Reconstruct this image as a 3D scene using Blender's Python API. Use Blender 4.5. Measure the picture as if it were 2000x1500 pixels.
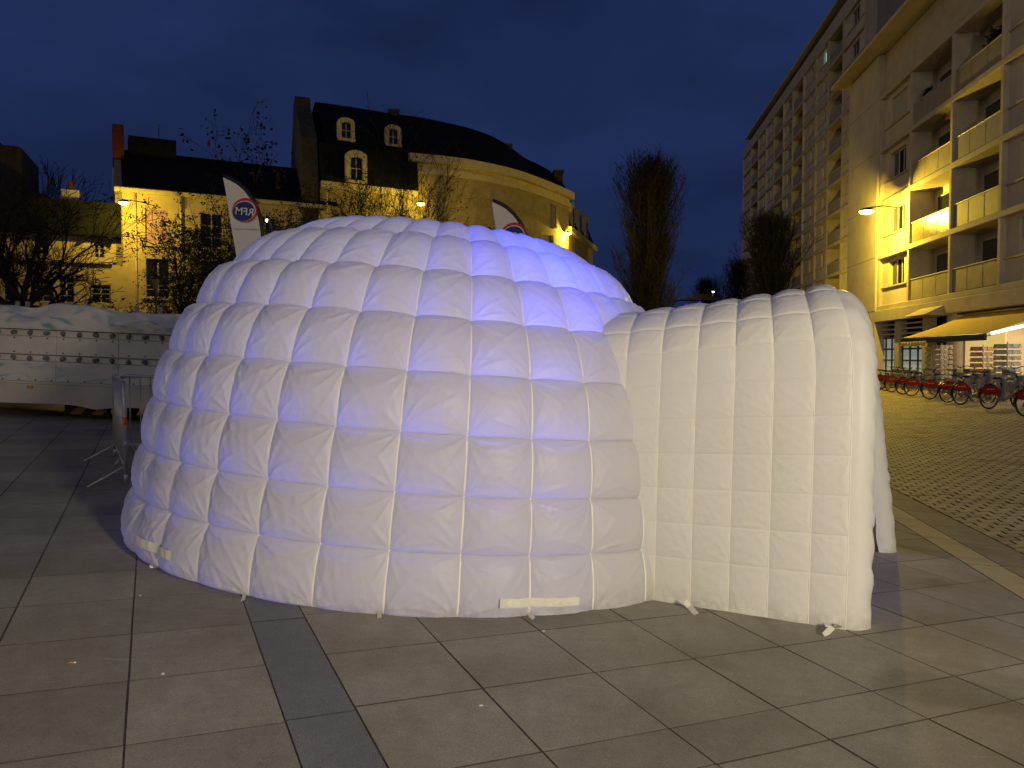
import bpy, math, random
import numpy as np
from mathutils import Vector, Matrix

# ------------------------------------------------------------------ scene, camera, sky, light
sc = bpy.context.scene
for o in list(bpy.data.objects):
    bpy.data.objects.remove(o)
F, YH, CAMH = 1530.0, 696.0, 1.6
PITCH = math.atan2(750 - YH, F)
cam_d = bpy.data.cameras.new('camera')
cam_d.sensor_width = 36.0
cam_d.lens = F / 2000 * 36
cam_d.clip_start = 0.05
cam_d.clip_end = 3000
cam = bpy.data.objects.new('camera', cam_d)
sc.collection.objects.link(cam)
cam.location = (0, 0, CAMH)
cam.rotation_euler = (math.pi / 2 - PITCH, 0, 0)
sc.camera = cam

SUN_EL, SUN_ROT = math.radians(-4.5), math.radians(200)
w = bpy.data.worlds.new('World')
sc.world = w
w.use_nodes = True
nt = w.node_tree
for n in list(nt.nodes):
    nt.nodes.remove(n)
wo = nt.nodes.new('ShaderNodeOutputWorld')
bg = nt.nodes.new('ShaderNodeBackground')
sky = nt.nodes.new('ShaderNodeTexSky')
sky.sky_type = 'NISHITA'
sky.sun_disc = False
sky.sun_elevation = SUN_EL
sky.sun_rotation = SUN_ROT
sky.ozone_density = 4.0
tc = nt.nodes.new('ShaderNodeTexCoord')
mp = nt.nodes.new('ShaderNodeMapping')
mp.inputs['Scale'].default_value = (1.0, 1.0, 2.6)
nz = nt.nodes.new('ShaderNodeTexNoise')
nz.inputs['Scale'].default_value = 2.6
nz.inputs['Detail'].default_value = 6
nz.inputs['Roughness'].default_value = 0.5
rp = nt.nodes.new('ShaderNodeValToRGB')
rp.color_ramp.elements[0].position = 0.32
rp.color_ramp.elements[0].color = (0.0080, 0.0148, 0.049, 1)
rp.color_ramp.elements[1].position = 0.68
rp.color_ramp.elements[1].color = (0.0150, 0.0285, 0.100, 1)
mixw = nt.nodes.new('ShaderNodeMix')
mixw.data_type = 'RGBA'
mixw.blend_type = 'ADD'
mixw.inputs['Factor'].default_value = 0.06
nt.links.new(tc.outputs['Generated'], mp.inputs['Vector'])
nt.links.new(mp.outputs['Vector'], nz.inputs['Vector'])
nt.links.new(nz.outputs['Fac'], rp.inputs['Fac'])
nt.links.new(rp.outputs['Color'], mixw.inputs['A'])
nt.links.new(sky.outputs['Color'], mixw.inputs['B'])
nt.links.new(mixw.outputs['Result'], bg.inputs['Color'])
bg.inputs['Strength'].default_value = 1.0
nt.links.new(bg.outputs['Background'], wo.inputs['Surface'])

sun_d = bpy.data.lights.new('sun', 'SUN')
sun_d.energy = 0.31
sun_d.angle = math.radians(45)
sun_d.color = (1.0, 0.80, 0.50)
sun = bpy.data.objects.new('sun', sun_d)
sc.collection.objects.link(sun)
sun.rotation_euler = (math.radians(79), 0, math.radians(-52))

vs = sc.view_settings
vs.view_transform = 'Standard'
vs.look = 'None'
vs.exposure = 0.0
vs.gamma = 1.0
vs.use_curve_mapping = False
cy = sc.cycles
cy.use_denoising = True
cy.max_bounces = 7
cy.diffuse_bounces = 4
cy.glossy_bounces = 3
cy.transmission_bounces = 5
cy.transparent_max_bounces = 8
cy.caustics_reflective = False
cy.caustics_refractive = False
cy.sample_clamp_indirect = 4.0

SODIUM = (1.0, 0.68, 0.055)
WARM = (1.0, 0.85, 0.60)

# ------------------------------------------------------------------ geometry helpers
R = random.Random(7)
rng = np.random.default_rng(7)
SX = 0.052                      # cross fall of the square
KB = 0.1623                     # street direction
CK, SK = math.cos(KB), math.sin(KB)
QK = 3.55

def gz(X, Y):
    q = X * CK - Y * SK
    if q <= QK:
        return -SX * max(X, -24.0)
    s = X * SK + Y * CK
    xk = QK * CK + s * SK
    return -SX * min(xk, 9.5) + 0.065 * min(q - QK, 9.0)

def ray(px, py):
    a = (px - 1000) / F
    b = (750 - py) / F
    return Vector((a, math.cos(PITCH) + b * math.sin(PITCH), -math.sin(PITCH) + b * math.cos(PITCH)))

def W(px, py, Y):
    d = ray(px, py)
    k = Y / d.y
    return Vector((d.x * k, Y, CAMH + d.z * k))

def G(px, py):
    d = ray(px, py)
    k = -CAMH / (d.z + SX * d.x)
    X, Y = d.x * k, d.y * k
    if X * CK - Y * SK > QK:
        k0 = 1.0
        for i in range(4000):
            k0 += 0.02
            if CAMH + d.z * k0 < gz(d.x * k0, d.y * k0):
                break
        X, Y = d.x * k0, d.y * k0
    return Vector((X, Y, gz(X, Y)))

class MB:
    def __init__(self):
        self.v = []
        self.f = []
    def add(self, verts, faces):
        n = len(self.v)
        self.v += [tuple(p) for p in verts]
        self.f += [tuple(n + i for i in fc) for fc in faces]
        return self
    def box(self, x0, x1, y0, y1, z0, z1):
        return self.add([(x0, y0, z0), (x1, y0, z0), (x1, y1, z0), (x0, y1, z0),
                         (x0, y0, z1), (x1, y0, z1), (x1, y1, z1), (x0, y1, z1)],
                        [(3, 2, 1, 0), (4, 5, 6, 7), (0, 1, 5, 4), (1, 2, 6, 5), (2, 3, 7, 6), (3, 0, 4, 7)])
    def bbox(self, x0, x1, y0, y1, z0, z1, b=0.01):
        """box with chamfered edges all round"""
        pts = []
        for sx in (0, 1):
            for sy in (0, 1):
                for sz in (0, 1):
                    X = (x0, x1)[sx]; Y = (y0, y1)[sy]; Z = (z0, z1)[sz]
                    dx = b if sx == 0 else -b
                    dy = b if sy == 0 else -b
                    dz = b if sz == 0 else -b
                    pts += [(X, Y + dy, Z + dz), (X + dx, Y, Z + dz), (X + dx, Y + dy, Z)]
        def i(sx, sy, sz, k):
            return (sx * 4 + sy * 2 + sz) * 3 + k
        fs = []
        for s in (0, 1):
            q = [i(s, 0, 0, 0), i(s, 1, 0, 0), i(s, 1, 1, 0), i(s, 0, 1, 0)]
            fs.append(q if s else q[::-1])
            q = [i(0, s, 0, 1), i(0, s, 1, 1), i(1, s, 1, 1), i(1, s, 0, 1)]
            fs.append(q if s else q[::-1])
            q = [i(0, 0, s, 2), i(1, 0, s, 2), i(1, 1, s, 2), i(0, 1, s, 2)]
            fs.append(q if s else q[::-1])
        for a in (0, 1):
            for c in (0, 1):
                fs.append([i(a, c, 0, 0), i(a, c, 0, 1), i(a, c, 1, 1), i(a, c, 1, 0)])
                fs.append([i(a, 0, c, 0), i(a, 0, c, 2), i(a, 1, c, 2), i(a, 1, c, 0)])
                fs.append([i(0, a, c, 1), i(0, a, c, 2), i(1, a, c, 2), i(1, a, c, 1)])
                for e in (0, 1):
                    fs.append([i(a, c, e, 0), i(a, c, e, 1), i(a, c, e, 2)])
        return self.add(pts, fs)
    def bar(self, p0, p1, wd, ht, up=(0, 0, 1)):
        p0, p1, up = Vector(p0), Vector(p1), Vector(up)
        d = (p1 - p0).normalized()
        s = d.cross(up)
        if s.length < 1e-4:
            s = d.cross(Vector((1, 0, 0)))
        s.normalize()
        u = s.cross(d)
        c = [s * (wd / 2) + u * (ht / 2), -s * (wd / 2) + u * (ht / 2), -s * (wd / 2) - u * (ht / 2), s * (wd / 2) - u * (ht / 2)]
        return self.add([p0 + k for k in c] + [p1 + k for k in c],
                        [(0, 1, 2, 3), (7, 6, 5, 4), (0, 4, 5, 1), (1, 5, 6, 2), (2, 6, 7, 3), (3, 7, 4, 0)])
    def tube(self, pts, rad, n=6, caps=True, closed=False):
        pts = [Vector(p) for p in pts]
        m = len(pts)
        if not hasattr(rad, '__len__'):
            rad = [rad] * m
        ref = None
        rings = []
        for i, p in enumerate(pts):
            if closed:
                d = pts[(i + 1) % m] - pts[i - 1]
            else:
                d = pts[min(i + 1, m - 1)] - pts[max(i - 1, 0)]
            d.normalize()
            if ref is None:
                ref = Vector((0, 0, 1)) if abs(d.z) < 0.9 else Vector((1, 0, 0))
            s = d.cross(ref)
            if s.length < 1e-5:
                s = d.orthogonal()
            s.normalize()
            u = s.cross(d)
            ref = u
            rings.append([p + (s * math.cos(2 * math.pi * k / n) + u * math.sin(2 * math.pi * k / n)) * rad[i] for k in range(n)])
        base = len(self.v)
        for r in rings:
            self.v += [tuple(p) for p in r]
        last = m if closed else m - 1
        for i in range(last):
            a, b = base + i * n, base + ((i + 1) % m) * n
            for k in range(n):
                self.f.append((a + k, a + (k + 1) % n, b + (k + 1) % n, b + k))
        if caps and not closed:
            self.f.append(tuple(base + k for k in range(n))[::-1])
            self.f.append(tuple(base + (m - 1) * n + k for k in range(n)))
        return self
    def prism(self, poly, axis, a0, a1):
        """extrude a 2D polygon; axis 'x','y','z' gives the extrusion axis"""
        n = len(poly)
        def P(p, a):
            if axis == 'y': return (p[0], a, p[1])
            if axis == 'x': return (a, p[0], p[1])
            return (p[0], p[1], a)
        vs_ = [P(p, a0) for p in poly] + [P(p, a1) for p in poly]
        fs = [tuple(range(n))[::-1], tuple(range(n, 2 * n))]
        for i in range(n):
            j = (i + 1) % n
            fs.append((i, j, n + j, n + i))
        return self.add(vs_, fs)
    def lathe(self, prof, n=16, c=(0, 0, 0), axis='z'):
        base = len(self.v)
        for (r, z) in prof:
            for k in range(n):
                a = 2 * math.pi * k / n
                if axis == 'z': p = (c[0] + r * math.cos(a), c[1] + r * math.sin(a), c[2] + z)
                else: p = (c[0] + r * math.cos(a), c[1] + z, c[2] + r * math.sin(a))
                self.v.append(p)
        for i in range(len(prof) - 1):
            for k in range(n):
                a, b = base + i * n, base + (i + 1) * n
                self.f.append((a + k, a + (k + 1) % n, b + (k + 1) % n, b + k))
        return self
    def mesh(self, name, mat, smooth=False, side=None):
        me = bpy.data.meshes.new(name)
        me.from_pydata(self.v, [], self.f)
        me.validate()
        if smooth:
            me.polygons.foreach_set('use_smooth', [True] * len(me.polygons))
        if mat is not None:
            me.materials.append(mat)
        if side is not None:
            me.materials.append(side)
            me.polygons.foreach_set('material_index', [0 if abs(p.normal.z) > 0.97 else 1 for p in me.polygons])
        me.update()
        return me
    def build(self, name, mat, parent=None, smooth=False, loc=None, fix=True):
        me = self.mesh(name, mat, smooth)
        if fix:
            import bmesh
            bm = bmesh.new()
            bm.from_mesh(me)
            bmesh.ops.recalc_face_normals(bm, faces=bm.faces)
            bm.to_mesh(me)
            bm.free()
        return link(name, me, parent, loc)

def link(name, me, parent=None, loc=None, mat=None):
    o = bpy.data.objects.new(name, me)
    sc.collection.objects.link(o)
    if parent is not None:
        o.parent = parent
    if loc is not None:
        o.location = loc
    if mat is not None:
        o.matrix_world = mat
    return o

def empty(name, loc=(0, 0, 0), rz=0.0):
    o = bpy.data.objects.new(name, None)
    sc.collection.objects.link(o)
    o.location = loc
    o.rotation_euler = (0, 0, rz)
    o.empty_display_size = 0.2
    return o

def tag(o, label=None, cat=None, group=None, kind=None):
    if label: o['label'] = label
    if cat: o['category'] = cat
    if group: o['group'] = group
    if kind: o['kind'] = kind
    return o

def copy_tree(o, parent=None):
    c = o.copy()
    sc.collection.objects.link(c)
    c.parent = parent
    for ch in o.children:
        copy_tree(ch, c)
    return c

# ------------------------------------------------------------------ materials
def mat(name, col, rough=0.7, metal=0.0, spec=0.4, noise=0.0, nscale=8.0, bump=0.0, bscale=40.0, emit=None, estr=0.0, rand=0.0, col2=None, detail=6):
    m = bpy.data.materials.new(name)
    m.use_nodes = True
    t = m.node_tree
    b = t.nodes['Principled BSDF']
    b.inputs['Roughness'].default_value = rough
    b.inputs['Metallic'].default_value = metal
    b.inputs['Specular IOR Level'].default_value = spec
    b.inputs['Base Color'].default_value = (*col, 1)
    geo = None
    if noise or bump or col2:
        geo = t.nodes.new('ShaderNodeNewGeometry')
    if noise or col2:
        n = t.nodes.new('ShaderNodeTexNoise')
        n.inputs['Scale'].default_value = nscale
        n.inputs['Detail'].default_value = detail
        n.inputs['Roughness'].default_value = 0.65
        t.links.new(geo.outputs['Position'], n.inputs['Vector'])
        r = t.nodes.new('ShaderNodeValToRGB')
        r.color_ramp.elements[0].position = 0.3
        r.color_ramp.elements[1].position = 0.7
        c2 = col2 if col2 else tuple(min(1, c * (1 + noise)) for c in col)
        c1 = col if col2 else tuple(c * (1 - noise) for c in col)
        r.color_ramp.elements[0].color = (*c1, 1)
        r.color_ramp.elements[1].color = (*c2, 1)
        t.links.new(n.outputs['Fac'], r.inputs['Fac'])
        out = r.outputs['Color']
        if rand:
            oi = t.nodes.new('ShaderNodeObjectInfo')
            mr = t.nodes.new('ShaderNodeMapRange')
            mr.inputs['To Min'].default_value = 1 - rand
            mr.inputs['To Max'].default_value = 1 + rand
            t.links.new(oi.outputs['Random'], mr.inputs['Value'])
            mx = t.nodes.new('ShaderNodeVectorMath')
            mx.operation = 'SCALE'
            t.links.new(out, mx.inputs[0])
            t.links.new(mr.outputs['Result'], mx.inputs['Scale'])
            out = mx.outputs['Vector']
        t.links.new(out, b.inputs['Base Color'])
    if bump:
        n2 = t.nodes.new('ShaderNodeTexNoise')
        n2.inputs['Scale'].default_value = bscale
        n2.inputs['Detail'].default_value = 5
        t.links.new(geo.outputs['Position'], n2.inputs['Vector'])
        bp = t.nodes.new('ShaderNodeBump')
        bp.inputs['Strength'].default_value = bump
        bp.inputs['Distance'].default_value = 0.02
        t.links.new(n2.outputs['Fac'], bp.inputs['Height'])
        t.links.new(bp.outputs['Normal'], b.inputs['Normal'])
    if emit:
        b.inputs['Emission Color'].default_value = (*emit, 1)
        b.inputs['Emission Strength'].default_value = estr
    return m

M = {}
M['concrete'] = mat('cream_concrete', (0.42, 0.37, 0.29), 0.85, noise=0.16, nscale=1.3, bump=0.25, bscale=9)
M['concrete2'] = mat('cream_infill', (0.46, 0.41, 0.33), 0.85, noise=0.14, nscale=0.9, bump=0.25, bscale=14)
M['soffit'] = mat('soffit_paint', (0.5, 0.42, 0.28), 0.8, noise=0.1, nscale=1.0)
M['glass'] = mat('dark_glass', (0.012, 0.014, 0.018), 0.12, spec=0.6)
M['frame'] = mat('window_frame_paint', (0.42, 0.40, 0.36), 0.5, noise=0.1, nscale=6)
M['frame_dark'] = mat('dark_steel_frame', (0.025, 0.04, 0.045), 0.5, noise=0.15, nscale=8)
M['balus'] = mat('balcony_panel', (0.26, 0.225, 0.17), 0.7, noise=0.18, nscale=2.5, bump=0.3, bscale=20)
M['shutter'] = mat('roller_shutter', (0.40, 0.38, 0.33), 0.6, noise=0.08, nscale=5)
M['lit_cool'] = mat('cool_lit_window', (0.4, 0.6, 0.6), 0.5, emit=(0.45, 0.80, 0.78), estr=0.75)
M['lit_warm'] = mat('warm_lit_window', (0.6, 0.4, 0.2), 0.5, emit=(1.0, 0.66, 0.28), estr=0.6)
M['limestone'] = mat('pale_limestone', (0.28, 0.235, 0.15), 0.9, noise=0.22, nscale=1.6, bump=0.4, bscale=7)
M['limestone_trim'] = mat('limestone_trim', (0.46, 0.40, 0.29), 0.9, noise=0.2, nscale=3, bump=0.3, bscale=12)
M['render_yellow'] = mat('ochre_render', (0.46, 0.37, 0.22), 0.9, noise=0.18, nscale=1.2, bump=0.3, bscale=10)
M['slate'] = mat('roof_slate', (0.011, 0.012, 0.015), 0.9, spec=0.05, noise=0.3, nscale=3, bump=0.5, bscale=9)
M['old_stone'] = mat('dark_rubble_stone', (0.050, 0.041, 0.032), 0.95, noise=0.4, nscale=2.2, bump=0.8, bscale=5)
M['brick_red'] = mat('red_chimney_brick', (0.11, 0.022, 0.012), 0.9, noise=0.3, nscale=6, bump=0.5, bscale=16)
M['bark'] = mat('bare_bark', (0.022, 0.016, 0.012), 0.95, noise=0.3, nscale=7)
M['twig'] = mat('bare_twigs', (0.013, 0.0095, 0.0075), 0.95, noise=0.3, nscale=4)
M['dry_leaf'] = mat('dark_evergreen_leaves', (0.020, 0.022, 0.010), 0.7, noise=0.4, nscale=5)
M['pod'] = mat('dry_seed_pods', (0.045, 0.022, 0.012), 0.8, noise=0.3, nscale=6)
M['galv'] = mat('galvanised_steel', (0.42, 0.43, 0.45), 0.42, metal=0.45, noise=0.2, nscale=14)
M['black_metal'] = mat('black_metal', (0.012, 0.012, 0.013), 0.45, noise=0.2, nscale=12)
M['rubber'] = mat('black_rubber', (0.011, 0.011, 0.011), 0.8, noise=0.2, nscale=15)
M['steel_grey'] = mat('bike_grey_paint', (0.20, 0.20, 0.21), 0.4, noise=0.1, nscale=9)
M['chrome'] = mat('bright_rim', (0.55, 0.55, 0.55), 0.25, metal=0.9, noise=0.1, nscale=9)
M['bike_red'] = mat('glossy_red_plastic', (0.30, 0.014, 0.012), 0.25, noise=0.15, nscale=9)
M['white_print'] = mat('faint_print', (0.45, 0.25, 0.22), 0.5, noise=0.1, nscale=9)
M['flag_white'] = mat('white_flag_cloth', (0.62, 0.58, 0.56), 0.85, noise=0.05, nscale=3, bump=0.3, bscale=6)
M['flag_blue'] = mat('flag_blue_print', (0.022, 0.026, 0.16), 0.8, noise=0.08, nscale=5)
M['flag_red'] = mat('flag_red_print', (0.42, 0.035, 0.03), 0.8, noise=0.08, nscale=5)
M['flag_text'] = mat('flag_grey_print', (0.10, 0.09, 0.11), 0.8, noise=0.08, nscale=5)
M['awning'] = mat('yellow_awning_cloth', (0.80, 0.56, 0.13), 0.8, noise=0.06, nscale=2, bump=0.15, bscale=5)
M['dark_void'] = mat('dark_interior', (0.02, 0.018, 0.015), 0.9, noise=0.2, nscale=2)
M['shop_wall'] = mat('shop_interior_wall', (0.75, 0.66, 0.45), 0.8, noise=0.1, nscale=1.5)
M['card'] = mat('printed_cards', (0.12, 0.10, 0.09), 0.4, nscale=16, col2=(0.75, 0.70, 0.62), detail=3)
M['card_red'] = mat('red_magazine_covers', (0.35, 0.05, 0.04), 0.4, nscale=13, col2=(0.75, 0.62, 0.40), detail=3)
M['card_blue'] = mat('blue_magazine_covers', (0.05, 0.10, 0.28), 0.4, nscale=13, col2=(0.75, 0.72, 0.66), detail=3)
M['tube'] = mat('fluorescent_tube', (0.9, 0.9, 0.9), 0.4, emit=(0.95, 0.95, 1.0), estr=3.0)
M['wood_yellow'] = mat('yellow_board', (0.16, 0.10, 0.02), 0.7, noise=0.2, nscale=6)
M['amber'] = mat('amber_reflector', (0.55, 0.22, 0.02), 0.3, noise=0.1, nscale=10)
M['white_panel'] = mat('off_white_trailer_panel', (0.60, 0.585, 0.55), 0.6, noise=0.12, nscale=1.7, bump=0.1, bscale=6)
M['skirt'] = mat('canvas_skirt', (0.50, 0.475, 0.40), 0.85, noise=0.1, nscale=2.0, bump=0.2, bscale=5)
M['hold'] = mat('grey_rock_stud', (0.16, 0.17, 0.18), 0.8, noise=0.4, nscale=18)
M['orange'] = mat('orange_sticker', (0.55, 0.12, 0.02), 0.6, noise=0.1, nscale=8)
M['velcro'] = mat('cream_velcro_patch', (0.78, 0.77, 0.71), 0.95, noise=0.12, nscale=10, bump=0.5, bscale=30)
M['strap'] = mat('white_webbing', (0.74, 0.72, 0.64), 0.9, noise=0.08, nscale=20)
M['butt'] = mat('cigarette_filter', (0.55, 0.26, 0.08), 0.8, noise=0.2, nscale=60)
M['paper'] = mat('white_paper', (0.7, 0.7, 0.68), 0.8, noise=0.1, nscale=20)

def lamp_mat(name, col, s):
    return mat(name, col, 0.4, emit=col, estr=s)
M['sodium_glow'] = lamp_mat('sodium_lamp_glass', (1.0, 0.72, 0.16), 9.0)
M['white_glow'] = lamp_mat('white_lamp_glass', (1.0, 0.92, 0.75), 6.0)

def stone_mat(name, c1, c2, rand=0.1, streak=0.0, gloss=0.62):
    m = bpy.data.materials.new(name)
    m.use_nodes = True
    t = m.node_tree
    L = t.links
    b = t.nodes['Principled BSDF']
    b.inputs['Specular IOR Level'].default_value = 0.4
    geo = t.nodes.new('ShaderNodeNewGeometry')
    def noise(scale, det, rough=0.6):
        n = t.nodes.new('ShaderNodeTexNoise')
        n.inputs['Scale'].default_value = scale
        n.inputs['Detail'].default_value = det
        n.inputs['Roughness'].default_value = rough
        L.new(geo.outputs['Position'], n.inputs['Vector'])
        return n
    big = noise(1.1, 5, 0.6)
    fine = noise(170, 2, 0.7)
    med = noise(9, 6, 0.7)
    r = t.nodes.new('ShaderNodeValToRGB')
    r.color_ramp.elements[0].position = 0.32
    r.color_ramp.elements[1].position = 0.70
    r.color_ramp.elements[0].color = (*c1, 1)
    r.color_ramp.elements[1].color = (*c2, 1)
    L.new(big.outputs['Fac'], r.inputs['Fac'])
    def mul(col, fac_socket, lo, hi, flo=0.0, fhi=1.0):
        mr = t.nodes.new('ShaderNodeMapRange')
        mr.inputs['From Min'].default_value = flo
        mr.inputs['From Max'].default_value = fhi
        mr.inputs['To Min'].default_value = lo
        mr.inputs['To Max'].default_value = hi
        L.new(fac_socket, mr.inputs['Value'])
        s = t.nodes.new('ShaderNodeVectorMath')
        s.operation = 'SCALE'
        L.new(col, s.inputs[0])
        L.new(mr.outputs['Result'], s.inputs['Scale'])
        return s.outputs['Vector']
    c = mul(r.outputs['Color'], fine.outputs['Fac'], 0.60, 1.40, 0.25, 0.75)
    c = mul(c, med.outputs['Fac'], 0.84, 1.14, 0.3, 0.7)
    # dark drip and spill stains with edges of their own
    st = noise(0.9, 3, 0.5)
    st.inputs['Distortion'].default_value = 0.8
    c = mul(c, st.outputs['Fac'], 0.66, 1.0, 0.31, 0.41)
    oi = t.nodes.new('ShaderNodeObjectInfo')
    c = mul(c, oi.outputs['Random'], 1 - rand, 1 + rand)
    if streak:
        mp_ = t.nodes.new('ShaderNodeMapping')
        mp_.inputs['Rotation'].default_value = (0, 0, 0.35)
        mp_.inputs['Scale'].default_value = (1.2, 13, 1)
        L.new(geo.outputs['Position'], mp_.inputs['Vector'])
        ns = t.nodes.new('ShaderNodeTexNoise')
        ns.inputs['Scale'].default_value = 1.6
        ns.inputs['Detail'].default_value = 6
        ns.inputs['Roughness'].default_value = 0.75
        L.new(mp_.outputs['Vector'], ns.inputs['Vector'])
        msk = noise(0.75, 1, 0.5)
        m1 = t.nodes.new('ShaderNodeMapRange')
        m1.inputs['From Min'].default_value = 0.60
        m1.inputs['From Max'].default_value = 0.74
        L.new(ns.outputs['Fac'], m1.inputs['Value'])
        m2 = t.nodes.new('ShaderNodeMapRange')
        m2.inputs['From Min'].default_value = 0.52
        m2.inputs['From Max'].default_value = 0.64
        L.new(msk.outputs['Fac'], m2.inputs['Value'])
        mm = t.nodes.new('ShaderNodeMath')
        mm.operation = 'MULTIPLY'
        L.new(m1.outputs['Result'], mm.inputs[0])
        L.new(m2.outputs['Result'], mm.inputs[1])
        m3 = t.nodes.new('ShaderNodeMath')
        m3.operation = 'MULTIPLY'
        m3.inputs[1].default_value = streak
        L.new(mm.outputs[0], m3.inputs[0])
        mix = t.nodes.new('ShaderNodeMix')
        mix.data_type = 'RGBA'
        L.new(m3.outputs[0], mix.inputs['Factor'])
        L.new(c, mix.inputs['A'])
        mix.inputs['B'].default_value = (0.50, 0.47, 0.40, 1)
        c = mix.outputs['Result']
    L.new(c, b.inputs['Base Color'])
    rr = t.nodes.new('ShaderNodeMapRange')
    rr.inputs['To Min'].default_value = gloss - 0.12
    rr.inputs['To Max'].default_value = gloss + 0.2
    L.new(med.outputs['Fac'], rr.inputs['Value'])
    L.new(rr.outputs['Result'], b.inputs['Roughness'])
    bp = t.nodes.new('ShaderNodeBump')
    bp.inputs['Strength'].default_value = 0.35
    bp.inputs['Distance'].default_value = 0.004
    L.new(fine.outputs['Fac'], bp.inputs['Height'])
    bp2 = t.nodes.new('ShaderNodeBump')
    bp2.inputs['Strength'].default_value = 0.25
    bp2.inputs['Distance'].default_value = 0.01
    L.new(med.outputs['Fac'], bp2.inputs['Height'])
    L.new(bp.outputs['Normal'], bp2.inputs['Normal'])
    L.new(bp2.outputs['Normal'], b.inputs['Normal'])
    return m

M['slab'] = stone_mat('brown_grey_granite_slab', (0.228, 0.206, 0.155), (0.325, 0.308, 0.255), 0.13, streak=0.85)
M['slab_dark'] = stone_mat('blue_grey_granite_band', (0.160, 0.162, 0.166), (0.215, 0.217, 0.220), 0.07, streak=0.3)
M['kerb_light'] = stone_mat('pale_granite_strip', (0.46, 0.38, 0.21), (0.58, 0.48, 0.28), 0.08)
M['kerb_grey'] = stone_mat('grey_border_slab', (0.22, 0.19, 0.13), (0.30, 0.26, 0.18), 0.1)
M['paver'] = stone_mat('tan_concrete_paver', (0.42, 0.345, 0.18), (0.56, 0.46, 0.26), 0.14)
M['joint'] = mat('dark_joint_sand', (0.080, 0.071, 0.057), 0.95, noise=0.4, nscale=20, bump=0.5, bscale=60)
M['asphalt'] = mat('far_paving', (0.10, 0.085, 0.06), 0.9, noise=0.25, nscale=0.8, bump=0.3, bscale=6)

# ------------------------------------------------------------------ ground
def ground_sheet():
    xs = sorted(set([-700, -300, -120, -60, -40] + [x * 0.8 for x in range(-38, 45)] + [45, 60, 120, 300, 700]))
    ys = sorted(set([-300, -60, -20] + [y * 0.8 for y in range(-10, 60)] + [60, 80, 120, 200, 400, 900, 1800]))
    vs_, fs = [], []
    for y in ys:
        for x in xs:
            xx = max(-24, min(x, 30)); yy = max(-8, min(y, 60))
            vs_.append((x, y, gz(xx, yy) - 0.06))
    nx = len(xs)
    for j in range(len(ys) - 1):
        for i in range(nx - 1):
            fs.append((j * nx + i, j * nx + i + 1, (j + 1) * nx + i + 1, (j + 1) * nx + i))
    me = bpy.data.meshes.new('ground')
    me.from_pydata(vs_, [], fs)
    me.materials.append(M['joint'])
    return tag(link('ground', me), 'dark jointed ground under the square and the street', 'ground', kind='structure')
ground_sheet()

def in_view(p, m=120):
    x, y, z = p
    z -= CAMH
    fw = y * math.cos(PITCH) - z * math.sin(PITCH)
    up = y * math.sin(PITCH) + z * math.cos(PITCH)
    if fw < 0.3: return False
    px, py = 1000 + F * x / fw, 750 - F * up / fw
    return -m < px < 2000 + m and py < 1500 + 2.2 * m

def clip_poly(poly, fn):
    out = []
    for i in range(len(poly)):
        a, b = poly[i], poly[(i + 1) % len(poly)]
        fa, fb = fn(a), fn(b)
        if fa <= 0: out.append(a)
        if (fa < 0 < fb) or (fb < 0 < fa):
            t = fa / (fa - fb)
            out.append((a[0] + (b[0] - a[0]) * t, a[1] + (b[1] - a[1]) * t))
    return out

def slab_mb(poly, thick=0.045, bev=0.0018, mb=None, xf=None):
    """bevelled flat stone; poly counter-clockwise about its own centre"""
    mb = mb or MB()
    cx = sum(p[0] for p in poly) / len(poly); cy_ = sum(p[1] for p in poly) / len(poly)
    def inset(p):
        d = math.hypot(p[0] - cx, p[1] - cy_)
        k = (d - bev * 1.4) / d if d > 0.02 else 1
        return (cx + (p[0] - cx) * k, cy_ + (p[1] - cy_) * k)
    n = len(poly)
    v = [(p[0], p[1], -thick) for p in poly] + [(p[0], p[1], -bev) for p in poly] + [(*inset(p), 0.0) for p in poly]
    if xf: v = [xf(p) for p in v]
    f = [tuple(2 * n + i for i in range(n))]
    for i in range(n):
        j = (i + 1) % n
        f.append((i, j, n + j, n + i))
        f.append((n + i, n + j, 2 * n + j, 2 * n + i))
    return mb.add(v, f)

JA = -0.4314
CJ, SJ = math.cos(JA), math.sin(JA)
def uv2xy(u, v):
    return (u * CJ + v * SJ, -u * SJ + v * CJ)

def qs2xy(q, s):
    return (q * CK + s * SK, -q * SK + s * CK)
def bed(name, q0, q1, s0, s1, dz, step=1.0):
    nq, ns = max(1, int((q1 - q0) / step)), max(1, int((s1 - s0) / step))
    mb = MB()
    for j in range(ns + 1):
        for i in range(nq + 1):
            X, Y = qs2xy(q0 + (q1 - q0) * i / nq, s0 + (s1 - s0) * j / ns)
            mb.v.append((X, Y, gz(X, Y) + dz))
    for j in range(ns):
        for i in range(nq):
            a = j * (nq + 1) + i
            mb.f.append((a, a + 1, a + nq + 2, a + nq + 1))
    return link(name, mb.mesh(name, M['joint']))
plaza = tag(bed('plaza', -29.0, 2.805, -4.0, 29.0, -0.0035), 'bed under the granite slabs of the square', 'paving', kind='structure')
ROT_P = Matrix.Rotation(math.atan(SX), 4, 'Y') @ Matrix.Rotation(-JA, 4, 'Z')
def kerbq(p):
    X, Y = uv2xy(*p)
    return X * CK - Y * SK - 2.81

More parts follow.
